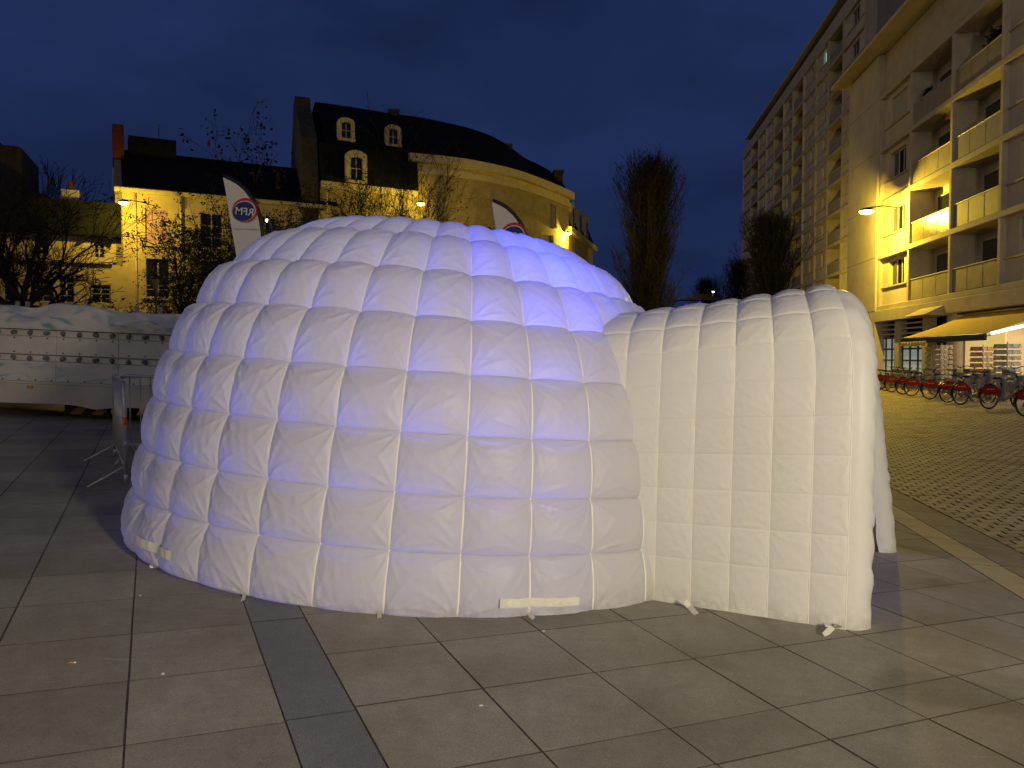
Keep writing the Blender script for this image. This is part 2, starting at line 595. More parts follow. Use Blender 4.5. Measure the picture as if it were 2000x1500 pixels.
slabs = []
GAP = 0.0030
def add_slab(u0, u1, v0, v1, kind):
    cx, cy_ = uv2xy((u0 + u1) / 2, (v0 + v1) / 2)
    P_ = (cx, cy_, gz(cx, cy_))
    seen = in_view(P_, 60 + 500 / max(cy_, 1.5))
    if not seen and (math.hypot(cx, cy_ - 5) > 8.5 or cy_ < 0.2):
        return
    if cy_ > 27:
        return
    if math.hypot((cx + 0.70), (cy_ - 7.32)) < 1.9:      # under the tent
        return
    if cy_ > 10.5 and cx > -3.2 and cx * CK - cy_ * SK < 2.9:  # hidden behind the tent
        return
    g = GAP * R.choice((0.6, 1.0, 1.0, 1.5))
    poly = [(u0 + g, v0 + g), (u1 - g, v0 + g), (u1 - g, v1 - g), (u0 + g, v1 - g)]
    full = all(kerbq(p) < -0.004 for p in poly)
    if not full:
        poly = clip_poly(poly, lambda p: kerbq(p) + 0.006)
        if len(poly) < 3: return
        area = abs(sum(poly[i][0] * poly[(i + 1) % len(poly)][1] - poly[(i + 1) % len(poly)][0] * poly[i][1] for i in range(len(poly)))) / 2
        if area < 0.004: return
    slabs.append((math.hypot(cx, cy_) + (0 if seen else 100), poly, kind))
for k in range(0, 30):
    u1 = 0.495 - 0.612 * k
    for j in range(-9, 44):
        v0 = 3.37 + 0.635 * j
        add_slab(u1 - 0.612, u1, v0, v0 + 0.635, 'slab')
for j in range(-4, 22):
    add_slab(0.495, 0.80, 3.385 + 1.27 * j, 3.385 + 1.27 * (j + 1), 'slab_dark')
rows_r = [3.425 + 0.635 * j for j in range(0, 40)] + [2.79, 2.475] + [2.475 - 0.635 * j for j in range(1, 10)]
rows_r.sort()
for k in range(0, 20):
    u0 = 0.80 + 0.6225 * k
    for a, b in zip(rows_r[:-1], rows_r[1:]):
        add_slab(u0, u0 + 0.6225, a, b, 'slab')
slabs.sort(key=lambda s: s[0])
cache = {}
rest = MB()
for i, (d, poly, kind) in enumerate(slabs):
    cu = sum(p[0] for p in poly) / len(poly); cv = sum(p[1] for p in poly) / len(poly)
    X, Y = uv2xy(cu, cv)
    loc = Vector((X, Y, gz(X, Y) + R.uniform(-0.0007, 0.0007)))
    Mx = Matrix.Translation(loc) @ ROT_P @ Matrix.Rotation(R.gauss(0, 0.0009), 4, 'X') @ Matrix.Rotation(R.gauss(0, 0.0009), 4, 'Y')
    loc_poly = [(round(p[0] - cu, 4), round(p[1] - cv, 4)) for p in poly]
    if i < 300:
        key = (kind, tuple(loc_poly))
        if key not in cache:
            cache[key] = slab_mb(loc_poly).mesh('slab', M[kind], side=M['joint'])
        link('slab', cache[key], plaza, mat=Mx)
    else:
        slab_mb(loc_poly, mb=rest, xf=lambda p: tuple(Mx @ Vector(p)))
if rest.v:
    tag(link('far_slabs', rest.mesh('far_slabs', M['slab'], side=M['joint']), plaza), kind='stuff')

# --- border strips and paver street
def strip_xf(q, s):
    X, Y = qs2xy(q, s)
    tilt = math.atan(SX) if q < QK else -0.065
    return Matrix.Translation(Vector((X, Y, gz(X, Y)))) @ Matrix.Rotation(tilt, 4, 'Y') @ Matrix.Rotation(-KB, 4, 'Z')

border = tag(bed('kerb_border', 2.805, 3.549, -4.0, 40.0, -0.005), 'bed of the pale stone border between square and street', 'kerb', kind='structure')
s = 0.6
while s < 18:
    Ls = R.uniform(0.85, 1.15)
    g = 0.004
    poly = [(-0.15 + g, -Ls / 2 + g), (0.15 - g, -Ls / 2 + g), (0.15 - g, Ls / 2 - g), (-0.15 + g, Ls / 2 - g)]
    link('kerb_stone', slab_mb(poly).mesh('kerb_stone', M['kerb_light'], side=M['joint']), border, mat=strip_xf(2.96, s + Ls / 2))
    s += Ls
s = 0.4
while s < 18:
    Ls = R.uniform(0.8, 0.95)
    poly = [(-0.22 + g, -Ls / 2 + g), (0.22 - g, -Ls / 2 + g), (0.22 - g, Ls / 2 - g), (-0.22 + g, Ls / 2 - g)]
    link('border_slab', slab_mb(poly).mesh('border_slab', M['kerb_grey'], side=M['joint']), border, mat=strip_xf(3.33, s + Ls / 2))
    s += Ls

street = tag(bed('street', 3.551, 13.6, -4.0, 45.0, -0.013), 'bed of the tan paver street', 'street', kind='structure')
pav = []
PW, PL = 0.15, 0.21
row = 0
s = 1.0
while s < 40:
    off = (row % 2) * PL * 0.5
    q = QK + 0.01 - off
    while q < 13.5:
        X, Y = qs2xy(q + PL / 2, s + PW / 2)
        if q > QK - 0.15 and (X / max(Y, 1) > 0.455 and in_view((X, Y, gz(X, Y)), 60) or (Y < 17 and X < 9.5)):
            vis = in_view((X, Y, gz(X, Y)), 20) and X / max(Y, 1) > 0.48
            pav.append((math.hypot(X, Y) + (0 if vis else 100), max(q, QK + 0.004), q + PL, s))
        q += PL
    s += PW
    row += 1
pav.sort()
rest = MB()
pc = {}
for i, (d, q0, q1, s0) in enumerate(pav):
    d = d % 100
    g = 0.0055 if d < 16 else 0.007
    Lq = round(q1 - q0, 3)
    poly = [(-Lq / 2 + g * 1.5, -PW / 2 + g), (Lq / 2 - g * 1.5, -PW / 2 + g * 0.6), (Lq / 2 - g * 1.2, PW / 2 - g), (-Lq / 2 + g, PW / 2 - g)]
    Mx = strip_xf((q0 + q1) / 2, s0 + PW / 2) @ Matrix.Translation((0, 0, R.uniform(-0.004, 0.002))) @ Matrix.Rotation(R.gauss(0, 0.009), 4, 'X') @ Matrix.Rotation(R.gauss(0, 0.009), 4, 'Y')
    if i < 300:
        if Lq not in pc:
            pc[Lq] = slab_mb(poly, bev=0.004).mesh('paver', M['paver'], side=M['joint'])
        link('paver', pc[Lq], street, mat=Mx)
    else:
        slab_mb(poly, bev=0.004, mb=rest, xf=lambda p: tuple(Mx @ Vector(p)))
tag(link('far_pavers', rest.mesh('far_pavers', M['paver'], side=M['joint']), street), kind='stuff')
print('slabs', len(slabs), 'pavers', len(pav))
# far paving sheet towards the houses and along the street
far = MB()
def quadsheet(mb, x0, x1, y0, y1, nx, ny, dz):
    b = len(mb.v)
    for j in range(ny + 1):
        for i in range(nx + 1):
            x = x0 + (x1 - x0) * i / nx; y = y0 + (y1 - y0) * j / ny
            mb.v.append((x, y, gz(min(x, 30), min(y, 60)) + dz))
    for j in range(ny):
        for i in range(nx):
            a = b + j * (nx + 1) + i
            mb.f.append((a, a + 1, a + nx + 2, a + nx + 1))
quadsheet(far, -60, 6.5, 27.6, 140, 30, 30, 0.004)
tag(far.build('far_paving', M['asphalt'], fix=False), 'dark paving running back to the old houses', 'paving', kind='structure')
pave = MB()
for j in range(26):
    s0, s1 = 14 + j * 2.2, 14 + (j + 1) * 2.2
    vs_ = []
    for (q_, s_) in ((13.5, s0), (19, s0), (19, s1), (13.5, s1)):
        X, Y = qs2xy(q_, s_)
        vs_.append((X, Y, gz(X, Y) + 0.012))
    pave.add(vs_, [(0, 1, 2, 3)])
tag(pave.build('pavement', M['kerb_grey'], fix=False), 'pavement in front of the kiosk and the flats', 'pavement', kind='structure')

# ------------------------------------------------------------------ inflatable igloo
def fabric_mat(name, col=(0.80, 0.79, 0.77), trans=0.42):
    m = bpy.data.materials.new(name)
    m.use_nodes = True
    t = m.node_tree
    L = t.links
    b = t.nodes['Principled BSDF']
    b.inputs['Base Color'].default_value = (*col, 1)
    b.inputs['Roughness'].default_value = 0.42
    b.inputs['Specular IOR Level'].default_value = 0.35
    geo = t.nodes.new('ShaderNodeNewGeometry')
    n = t.nodes.new('ShaderNodeTexNoise')
    n.inputs['Scale'].default_value = 22
    n.inputs['Detail'].default_value = 5
    n.inputs['Roughness'].default_value = 0.6
    n.inputs['Distortion'].default_value = 1.4
    L.new(geo.outputs['Position'], n.inputs['Vector'])
    n3 = t.nodes.new('ShaderNodeTexNoise')
    n3.inputs['Scale'].default_value = 1.4
    n3.inputs['Detail'].default_value = 4
    L.new(geo.outputs['Position'], n3.inputs['Vector'])
    r = t.nodes.new('ShaderNodeValToRGB')
    r.color_ramp.elements[0].position = 0.3
    r.color_ramp.elements[1].position = 0.7
    r.color_ramp.elements[0].color = (col[0] * 0.93, col[1] * 0.93, col[2] * 0.90, 1)
    r.color_ramp.elements[1].color = (*col, 1)
    L.new(n3.outputs['Fac'], r.inputs['Fac'])
    # scuffed dirt along the hem
    sx_ = t.nodes.new('ShaderNodeSeparateXYZ')
    L.new(geo.outputs['Position'], sx_.inputs[0])
    hz = t.nodes.new('ShaderNodeMath'); hz.operation = 'MULTIPLY_ADD'
    hz.inputs[1].default_value = SX
    L.new(sx_.outputs['X'], hz.inputs[0]); L.new(sx_.outputs['Z'], hz.inputs[2])
    m1 = t.nodes.new('ShaderNodeMapRange')
    m1.inputs['From Min'].default_value = 0.16; m1.inputs['From Max'].default_value = 0.0
    L.new(hz.outputs[0], m1.inputs['Value'])
    nd = t.nodes.new('ShaderNodeTexNoise')
    nd.inputs['Scale'].default_value = 9; nd.inputs['Detail'].default_value = 6; nd.inputs['Roughness'].default_value = 0.7
    L.new(geo.outputs['Position'], nd.inputs['Vector'])
    m2 = t.nodes.new('ShaderNodeMapRange')
    m2.inputs['From Min'].default_value = 0.42; m2.inputs['From Max'].default_value = 0.68; m2.inputs['To Max'].default_value = 0.55
    L.new(nd.outputs['Fac'], m2.inputs['Value'])
    mm = t.nodes.new('ShaderNodeMath'); mm.operation = 'MULTIPLY'
    L.new(m1.outputs['Result'], mm.inputs[0]); L.new(m2.outputs['Result'], mm.inputs[1])
    mc = t.nodes.new('ShaderNodeMix'); mc.data_type = 'RGBA'
    L.new(mm.outputs[0], mc.inputs['Factor'])
    L.new(r.outputs['Color'], mc.inputs['A'])
    mc.inputs['B'].default_value = (0.30, 0.26, 0.18, 1)
    L.new(mc.outputs['Result'], b.inputs['Base Color'])
    bp = t.nodes.new('ShaderNodeBump')
    bp.inputs['Strength'].default_value = 0.16
    bp.inputs['Distance'].default_value = 0.012
    L.new(n.outputs['Fac'], bp.inputs['Height'])
    L.new(bp.outputs['Normal'], b.inputs['Normal'])
    tr = t.nodes.new('ShaderNodeBsdfTranslucent')
    tr.inputs['Color'].default_value = (0.75, 0.76, 0.82, 1)
    mx = t.nodes.new('ShaderNodeMixShader')
    mx.inputs['Fac'].default_value = trans
    L.new(b.outputs['BSDF'], mx.inputs[1])
    L.new(tr.outputs['BSDF'], mx.inputs[2])
    L.new(mx.outputs['Shader'], t.nodes['Material Output'].inputs['Surface'])
    return m
M['fabric'] = fabric_mat('white_nylon', (0.84, 0.83, 0.82), trans=0.36)
M['fabric_tunnel'] = fabric_mat('white_nylon_tunnel', (0.84, 0.835, 0.82), trans=0.14)
M['baffle'] = fabric_mat('inner_baffle_cloth', (0.82, 0.82, 0.82), trans=0.48)
M['seam'] = mat('white_seam_tape', (0.93, 0.92, 0.86), 0.6, noise=0.05, nscale=20)

TX, TY = 0.072, 0.010
DC = Vector((-0.7035, 7.32, -SX * -0.7035 - 0.012))
DN = Vector((TX, TY, 1)).normalized()
DEX = Vector((1, 0, -TX)).normalized()
DEY = DN.cross(DEX)
RR = [2.625, 2.565, 2.515, 2.452, 2.35, 2.155, 1.900, 1.535, 1.10, 0.60]
ZZ = [-0.02, 0.358, 0.7065, 1.080, 1.457, 1.813, 2.130, 2.405, 2.570, 2.640]
NC = 37
AZ8 = 0.1407
DAZ = 2 * math.pi / NC
NROW = len(RR) - 1
Rn, Zn = np.array(RR), np.array(ZZ)
nr, nz_ = np.zeros(NROW + 1), np.zeros(NROW + 1)
for i in range(NROW):
    dr, dz = Rn[i + 1] - Rn[i], Zn[i + 1] - Zn[i]
    l = math.hypot(dr, dz)
    nr[i] += dz / l; nz_[i] += -dr / l
    nr[i + 1] += dz / l; nz_[i + 1] += -dr / l
ll = np.hypot(nr, nz_)
nr /= ll; nz_ /= ll
nr[0], nz_[0] = 1, 0

A2 = [0.033, 0.033, 0.034, 0.039, 0.048, 0.060, 0.066, 0.062, 0.04]
A3 = [0.020, 0.028, 0.028, 0.029, 0.031, 0.034, 0.034, 0.030, 0.022, 0.012]
LIP = [0.0, 0.0, 0.1, 0.2, 0.3, 0.4, 0.45, 0.45, 0.2]
T3 = [0.008] * 7 + [0.011, 0.016, 0.020] + [0.022] * 6 + [0.020, 0.016, 0.011] + [0.008] * 8
PV = 0.55
def fan(dx, dy, ph, N, L, A):
    d = np.hypot(dx, dy) + 1e-6
    th = np.arctan2(dy, dx)
    wv = np.sin(N * th + ph + 1.6 * np.sin(2.3 * th + ph * 1.7) + d * 9)
    ridg = np.clip(wv, 0, 1) ** 3 * 1.6 - 0.35
    return A * np.exp(-(d / L) ** 1.25) * (1 - np.exp(-d / 0.03)) * ridg

def quilt(u, v, wx, wy, seed, a1, a2, a3, wr=1.0, lower=False, lip=0.0):
    """bulge of one quilted panel; u,v in -1..1, wx, wy its size in metres"""
    rg = np.random.default_rng(seed)
    ks = min(1.0, wx / 0.36)
    U, V = 1 - u * u, 1 - v * v
    h = a1 * (U * V) ** 0.55 + a2 * V ** PV * (1 + lip * v) + a3 * U ** 0.7
    w_ = np.zeros_like(h)
    for su in (-1, 1):
        for sv in (-1, 1):
            dx, dy = (u - su) * wx / 2 * -su, (v - sv) * wy / 2 * -sv
            w_ += fan(dx, dy, rg.uniform(0, 6.28), rg.uniform(10, 14), rg.uniform(0.09, 0.19) * ks, rg.uniform(0.007, 0.014) * ks)
            w_ += fan(dx, dy, rg.uniform(0, 6.28), rg.uniform(20, 28), rg.uniform(0.07, 0.11) * ks, 0.003 * ks)
    # small puckers along the horizontal seams
    for sv in (-1, 1):
        dd = np.abs(v - sv) * wy / 2
        x = u * wx / 2
        pk = np.sin(x * rg.uniform(95, 150) + rg.uniform(0, 6) + 2 * np.sin(x * 23 + rg.uniform(0, 6)) + dd * rg.uniform(-30, 30))
        w_ += pk * 0.0020 * np.exp(-dd / 0.035)
    if lower:
        dd = (v + 1) * wy / 2
        x = u * wx / 2
        pk = np.sin(x * 120 + rg.uniform(0, 6) + 3 * np.sin(x * 31 + rg.uniform(0, 6)) + dd * 40)
        w_ += pk * 0.006 * np.exp(-dd / 0.06)
    # slack folds
    for q in range(3):
        a = rg.uniform(0, math.pi)
        w_ += 0.0008 * np.sin((np.cos(a) * u * wx + np.sin(a) * v * wy) * rg.uniform(28, 60) + rg.uniform(0, 6) + 1.5 * np.sin(u * 3 + rg.uniform(0, 6)))
    edge = np.clip((1 - np.abs(u) ** 10), 0, 1) * np.clip((1 - np.abs(v) ** 10), 0, 1)
    return h + w_ * edge * wr

def dome_warp(az, r, z):
    """the real tent is a little lopsided: pulled in and down towards its entrance"""
    s_ = np.sin(az)
    zf = np.clip(z / 2.0, 0, 1.05) ** 4
    r = r * (1 - zf * (0.06 * s_ + 0.045 * s_ * s_))
    return r, z - 0.04 * r * s_ * np.clip((z - 1.5) / 1.2, 0, 1)

def dome_pt(az, row, frac, h):
    """arrays in; returns n x 3"""
    r = Rn[row] * (1 - frac) + Rn[row + 1] * frac
    z = Zn[row] * (1 - frac) + Zn[row + 1] * frac
    a = nr[row] * (1 - frac) + nr[row + 1] * frac
    b = nz_[row] * (1 - frac) + nz_[row + 1] * frac
    l = np.hypot(a, b)
    r = r + a / l * h
    z = z + b / l * h
    r, z = dome_warp(az, r, z)
    ex, ey, n = (np.array(k) for k in (DEX, DEY, DN))
    return np.array(DC) + (r * np.sin(az))[..., None] * ex - (r * np.cos(az))[..., None] * ey + z[..., None] * n

def grid_mesh(name, P, material):
    n, m_ = P.shape[:2]
    idx = np.arange(n * m_).reshape(n, m_)
    f = np.stack([idx[:-1, :-1], idx[:-1, 1:], idx[1:, 1:], idx[1:, :-1]], -1).reshape(-1, 4)
    me = bpy.data.meshes.new(name)
    me.from_pydata(P.reshape(-1, 3).tolist(), [], f.tolist())
    me.polygons.foreach_set('use_smooth', [True] * len(me.polygons))
    me.materials.append(material)
    me.update()
    return me

igloo = tag(empty('inflatable_igloo', DC), 'large white quilted inflatable igloo lit blue inside with entrance tunnel', 'igloo tent')
IG = Matrix.Translation(DC).inverted()
def to_ig(o, parent):
    o.parent = parent
    o.matrix_parent_inverse = IG
    return o

# tunnel frame
TE = Vector((0.94, -0.341, 0)).normalized()
TP = Vector((-TE.y, TE.x, 0))
TEs = Vector((TE.x, TE.y, -SX * TE.x))
TPs = Vector((TP.x, TP.y, -SX * TP.x))
def tun_pt(a, p, z):
    sc_ = 1.05 + 0.075 * (a - 3.5)
    aa = a + (0.170 - 0.105 * np.clip(z / 2.1, 0, 1)) * (p + 1.36) * np.clip((a - 2.3) / 1.2, 0, 1)
    aa = aa - 0.13 * np.clip((z - 1.5) / 0.6, 0, 1.2) ** 2 * np.clip((a - 2.6) / 0.9, 0, 1)
    base = np.array(DC)
    return base + aa[..., None] * np.array(TEs) + p[..., None] * np.array(TPs) + (z * sc_)[..., None] * np.array((0.012, 0.0, 1.0))
half = [(-1.375, -0.03), (-1.37, 0.33), (-1.36, 0.57), (-1.35, 0.81), (-1.335, 1.05), (-1.32, 1.29), (-1.295, 1.53), (-1.25, 1.755),
        (-1.15, 1.93), (-0.93, 2.06), (-0.66, 2.10), (-0.38, 2.12), (-0.12, 2.13)]
prof = half + [(-p, z) for p, z in half[::-1]]
PR = np.array(prof)
AN = [1.55, 1.79, 2.03, 2.27, 2.51, 2.755, 3.0, 3.25, 3.47]

def inside_tunnel(P):
    d = np.array(P) - np.array(DC)
    a = d @ np.array(TE); p = d @ np.array(TP)
    return a > 1.2 and abs(p) < 0.95 and d[2] < 1.5

dome = link('dome', MB().lathe([(2.60, -0.02), (2.60, 0.02), (2.2, 0.02)], 48).mesh('ground_sheet', M['fabric']), igloo)
dome.rotation_euler = DN.to_track_quat('Z', 'Y').to_euler()
bpy.context.view_layer.update()
DINV = (igloo.matrix_world @ dome.matrix_basis).inverted() if False else None

def as_part(o, parent):
    """keep world coordinates while parenting"""
    o.parent = parent
    bpy.context.view_layer
    o.matrix_parent_inverse = PINV[parent.name]
    return o
PINV = {}
bpy.context.view_layer.update()
PINV[dome.name] = dome.matrix_world.inverted()
PINV[igloo.name] = igloo.matrix_world.inverted()

def panel_lod(P):
    d = Vector(P) - cam.location
    return d
nvis = 0
for row in range(NROW):
    for k in range(NC):
        az0 = AZ8 + (k - 8) * DAZ
        azm = az0 + DAZ / 2
        mid = dome_pt(np.array([azm]), row, np.array([0.5]), np.array([0.0]))[0]
        if inside_tunnel(mid):
            continue
        nrm = Vector(DEX) * math.sin(azm) - Vector(DEY) * math.cos(azm)
        nrm = nrm * float(nr[row]) + DN * float(nz_[row])
        facing = nrm.dot((cam.location - Vector(mid)).normalized())
        res = 36 if facing > -0.15 else 8
        if row >= 8: res = min(res, 16)
        g = np.linspace(-1, 1, res + 1)
        g = np.sign(g) * (1 - (1 - np.abs(g)) ** 1.25)          # finer towards the seams
        V, U = np.meshgrid(g, g, indexing='ij')
        wx = DAZ * (RR[row] + RR[row + 1]) / 2
        wy = math.hypot(RR[row + 1] - RR[row], ZZ[row + 1] - ZZ[row])
        sc_ = min(1.0, wx / 0.40)
        rr_ = np.random.default_rng(row * 100 + k)
        sz = sc_ * rr_.uniform(0.92, 1.1)
        h = quilt(U, V, wx, wy, row * 1000 + k, 0.013 * sz, A2[row], A3[row] * (1 - V) / 2 + A3[row + 1] * (1 + V) / 2, wr=1.0 if res > 10 else 0.0, lower=(row == 0), lip=LIP[row])
        P = dome_pt(azm + U * DAZ / 2, row, (V + 1) / 2, h)
        P += rr_.normal(0, 0.0, 3)
        o = link('panel', grid_mesh('panel', P, M['fabric']))
        as_part(o, dome)
        nvis += 1
# top cap
g = np.linspace(0, 1, 7)
A_, F_ = np.meshgrid(np.linspace(0, 2 * math.pi, NC * 2 + 1), g, indexing='ij')
r = RR[-1] * (1 - F_); z = ZZ[-1] + 0.05 * np.sin(F_ * math.pi / 2)
r, z = dome_warp(A_, r, z)
P = np.array(DC) + (r * np.sin(A_))[..., None] * np.array(DEX) - (r * np.cos(A_))[..., None] * np.array(DEY) + z[..., None] * np.array(DN)
as_part(link('crown_panel', grid_mesh('crown_panel', P[:, ::-1], M['fabric'])), dome)
# vertical seam tapes
for k in range(NC):
    az = AZ8 + (k - 8) * DAZ
    pts = []
    for row in range(0, 8):
        m0 = dome_pt(np.array([az]), row, np.array([0.5]), np.array([0.0]))[0]
        if inside_tunnel(m0):
            continue
        t = np.linspace(0, 1, 9)
        h = A2[row] * (1 - (2 * t - 1) ** 2) ** PV * (1 + LIP[row] * (2 * t - 1))
        pts.append((dome_pt(np.full(9, az - 0.006 / RR[row]), row, t, h + 0.004), dome_pt(np.full(9, az), row, t, h + 0.007), dome_pt(np.full(9, az + 0.006 / RR[row]), row, t, h + 0.004)))
    if not pts: continue
    mb = MB()
    for a, b, c in pts:
        n0 = len(mb.v)
        for i in range(9):
            mb.v += [tuple(a[i]), tuple(b[i]), tuple(c[i])]
        for i in range(8):
            q = n0 + 3 * i
            mb.f += [(q, q + 1, q + 4, q + 3), (q + 1, q + 2, q + 5, q + 4)]
    as_part(mb.build('seam_tape', M['seam'], None, smooth=True, fix=False), dome)

# inner baffles that tie the two skins together along the seams
for i in range(1, 9):
    ring = []
    n_az = NC * 2
    for q in range(n_az + 1):
        az = q * 2 * math.pi / n_az
        out_ = dome_pt(np.array([az]), i - 1, np.array([1.0]), np.array([-0.006]))[0]
        in_ = dome_pt(np.array([az]), i - 1, np.array([1.0]), np.array([-0.20]))[0]
        if inside_tunnel(out_):
            in_ = out_ + (in_ - out_) * 0.02
        ring.append((out_, in_))
    as_part(link('ring_baffle', grid_mesh('ring_baffle', np.array(ring), M['baffle'])), dome)
for k in range(NC):
    az = AZ8 + (k - 8) * DAZ
    strip = []
    for row in range(0, 8):
        m0 = dome_pt(np.array([az]), row, np.array([0.5]), np.array([0.0]))[0]
        if inside_tunnel(m0):
            continue
        for f in (0.0, 0.5, 1.0):
            o_ = dome_pt(np.array([az]), row, np.array([f]), np.array([-0.006 + 0.04 * (1 - (2 * f - 1) ** 2)]))[0]
            i_ = dome_pt(np.array([az]), row, np.array([f]), np.array([-0.20]))[0]
            strip.append((o_, i_))
    if len(strip) > 3:
        as_part(link('rib_baffle', grid_mesh('rib_baffle', np.array(strip), M['baffle'])), dome)
# tunnel panels
tun_mb = MB()
inner = []
for a in (1.7, 2.1, 2.7, 3.3, 3.44):
    inner.append(np.array([tun_pt(np.array([a]), np.array([p * 0.80]), np.array([z * 0.86 - (0.0 if z < 0.1 else 0.02)]))[0] for p, z in prof]))
inner = np.array(inner)
tunnel = link('entrance_tunnel', grid_mesh('inner_wall', inner, M['fabric_tunnel']))
tunnel.parent = igloo
tunnel.matrix_parent_inverse = PINV[igloo.name]
bpy.context.view_layer.update()
PINV[tunnel.name] = tunnel.matrix_world.inverted()
pn = np.zeros_like(PR)
for i in range(len(PR)):
    d = PR[min(i + 1, len(PR) - 1)] - PR[max(i - 1, 0)]
    d /= np.hypot(*d)
    pn[i] = (-d[1], d[0])
def tun_surf(ai, U, j, V, h):
    a0, a1 = AN[ai], AN[ai + 1]
    f = (V + 1) / 2
    p = PR[j, 0] * (1 - f) + PR[j + 1, 0] * f
    z = PR[j, 1] * (1 - f) + PR[j + 1, 1] * f
    np_ = pn[j, 0] * (1 - f) + pn[j + 1, 0] * f
    nz2 = pn[j, 1] * (1 - f) + pn[j + 1, 1] * f
    return tun_pt((a0 + a1) / 2 + U * (a1 - a0) / 2, p + np_ * h, z + nz2 * h)
for ai in range(len(AN) - 1):
    for j in range(len(prof) - 1):
        near = j < 15
        res = 22 if near else 6
        g = np.linspace(-1, 1, res + 1)
        g = np.sign(g) * (1 - (1 - np.abs(g)) ** 1.25)
        V, U = np.meshgrid(g, g, indexing='ij')
        wx = AN[ai + 1] - AN[ai]
        wy = float(np.hypot(*(PR[j + 1] - PR[j])))
        top = 7 <= j <= 17
        h = quilt(U, V, wx, wy, 50000 + ai * 100 + j, 0.004 if not top else 0.014, 0.0035 if not top else 0.014, T3[j] * (1 - V) / 2 + T3[j + 1] * (1 + V) / 2, wr=(0.6 if top else 0.5) if near else 0.0, lower=(j == 0))
        P = tun_surf(ai, U, j, V, h)
        as_part(link('panel', grid_mesh('panel', P[:, ::-1], M['fabric_tunnel'])), tunnel)
# vertical seams on the tunnel
for ai in range(1, len(AN)):
    mb = MB()
    first = True
    for j in range(len(prof) - 1):
        t = np.linspace(-1, 1, 7)
        top = 7 <= j <= 17
        h = (0.0035 if not top else 0.014) * (1 - t * t) ** PV + 0.003
        U = np.full(7, 1.0)
        for off in (-0.0035, 0.0035):
            pass
        wx = AN[ai] - AN[ai - 1]
        e = 0.0035 / wx * 2
        A = tun_surf(ai - 1, U - e, j, t, h); B = tun_surf(ai - 1, U, j, t, h + 0.003); C = tun_surf(ai - 1, U + e, j, t, h)
        n0 = len(mb.v)
        for i in range(7):
            mb.v += [tuple(A[i]), tuple(B[i]), tuple(C[i])]
        for i in range(6):
            q = n0 + 3 * i
            mb.f += [(q, q + 1, q + 4, q + 3), (q + 1, q + 2, q + 5, q + 4)]
    as_part(mb.build('seam_tape', M['seam'], None, smooth=True, fix=False), tunnel)
# rounded front rim, one long tube-like cushion per side of the arch
Pm = []
npr = 140
tt = np.linspace(0, len(prof) - 1, npr)
pp = np.interp(tt, np.arange(len(prof)), PR[:, 0]); zz = np.interp(tt, np.arange(len(prof)), PR[:, 1])
for th in np.linspace(0, math.pi, 15):
    w_in = (1 - math.cos(th)) / 2                     # 0 outer .. 1 inner
    a = AN[-1] + 0.135 * math.sin(th) ** 0.8
    s_p, s_z = 1 - 0.20 * w_in, 1 - 0.15 * w_in
    wob = 0.006 * np.sin(zz * 60 + 3 * np.sin(zz * 17)) * math.sin(th) + 0.004 * np.sin(tt * 7.0 + th * 5)
    Pm.append(tun_pt(np.full(npr, a) + wob, pp * s_p, zz * s_z))
as_part(link('front_rim', grid_mesh('front_rim', np.array(Pm)[:, ::-1], M['fabric_tunnel'])), tunnel)

# tie-down tabs, velcro patches
def strap(pts, wd=0.026):
    mb = MB()
    for i, p in enumerate(pts):
        p = Vector(p)
        d = Vector(pts[min(i + 1, len(pts) - 1)]) - Vector(pts[max(i - 1, 0)])
        sd = d.cross(Vector((0, -1, 0.3)))
        sd.normalize()
        t = Vector((0, -0.002, 0.002))
        mb.v += [tuple(p + sd * wd / 2 + t), tuple(p - sd * wd / 2 + t), tuple(p - sd * wd / 2 - t), tuple(p + sd * wd / 2 - t)]
    for i in range(len(pts) - 1):
        a = 4 * i
        for q in range(4):
            mb.f.append((a + q, a + (q + 1) % 4, a + 4 + (q + 1) % 4, a + 4 + q))
    n = len(mb.v)
    mb.f += [(0, 1, 2, 3), (n - 1, n - 2, n - 3, n - 4)]
    return as_part(mb.build('tie_strap', M['strap'], None), igloo)
def gp(px, py, up=0.0):
    p = G(px, py)
    return (p.x, p.y, p.z + up)
strap([W(478, 1152, G(478, 1160).y - 0.03), gp(480, 1160, 0.02), gp(474, 1174, 0.004)])
strap([W(740, 1180, G(740, 1192).y - 0.03), gp(740, 1192, 0.02), gp(741, 1208, 0.004)])
strap([W(1031, 1190, G(1031, 1200).y - 0.03), gp(1030, 1200, 0.02), gp(1042, 1210, 0.004)])
strap([gp(326, 1106, 0.05), gp(312, 1108, 0.015), gp(293, 1109, 0.004)])
strap([W(1338, 1176, G(1340, 1188).y - 0.02), gp(1346, 1190, 0.02), gp(1360, 1201, 0.004)], 0.036)
strap([W(1640, 1222, G(1640, 1236).y - 0.05), gp(1628, 1232, 0.03), gp(1609, 1243, 0.004)], 0.036)

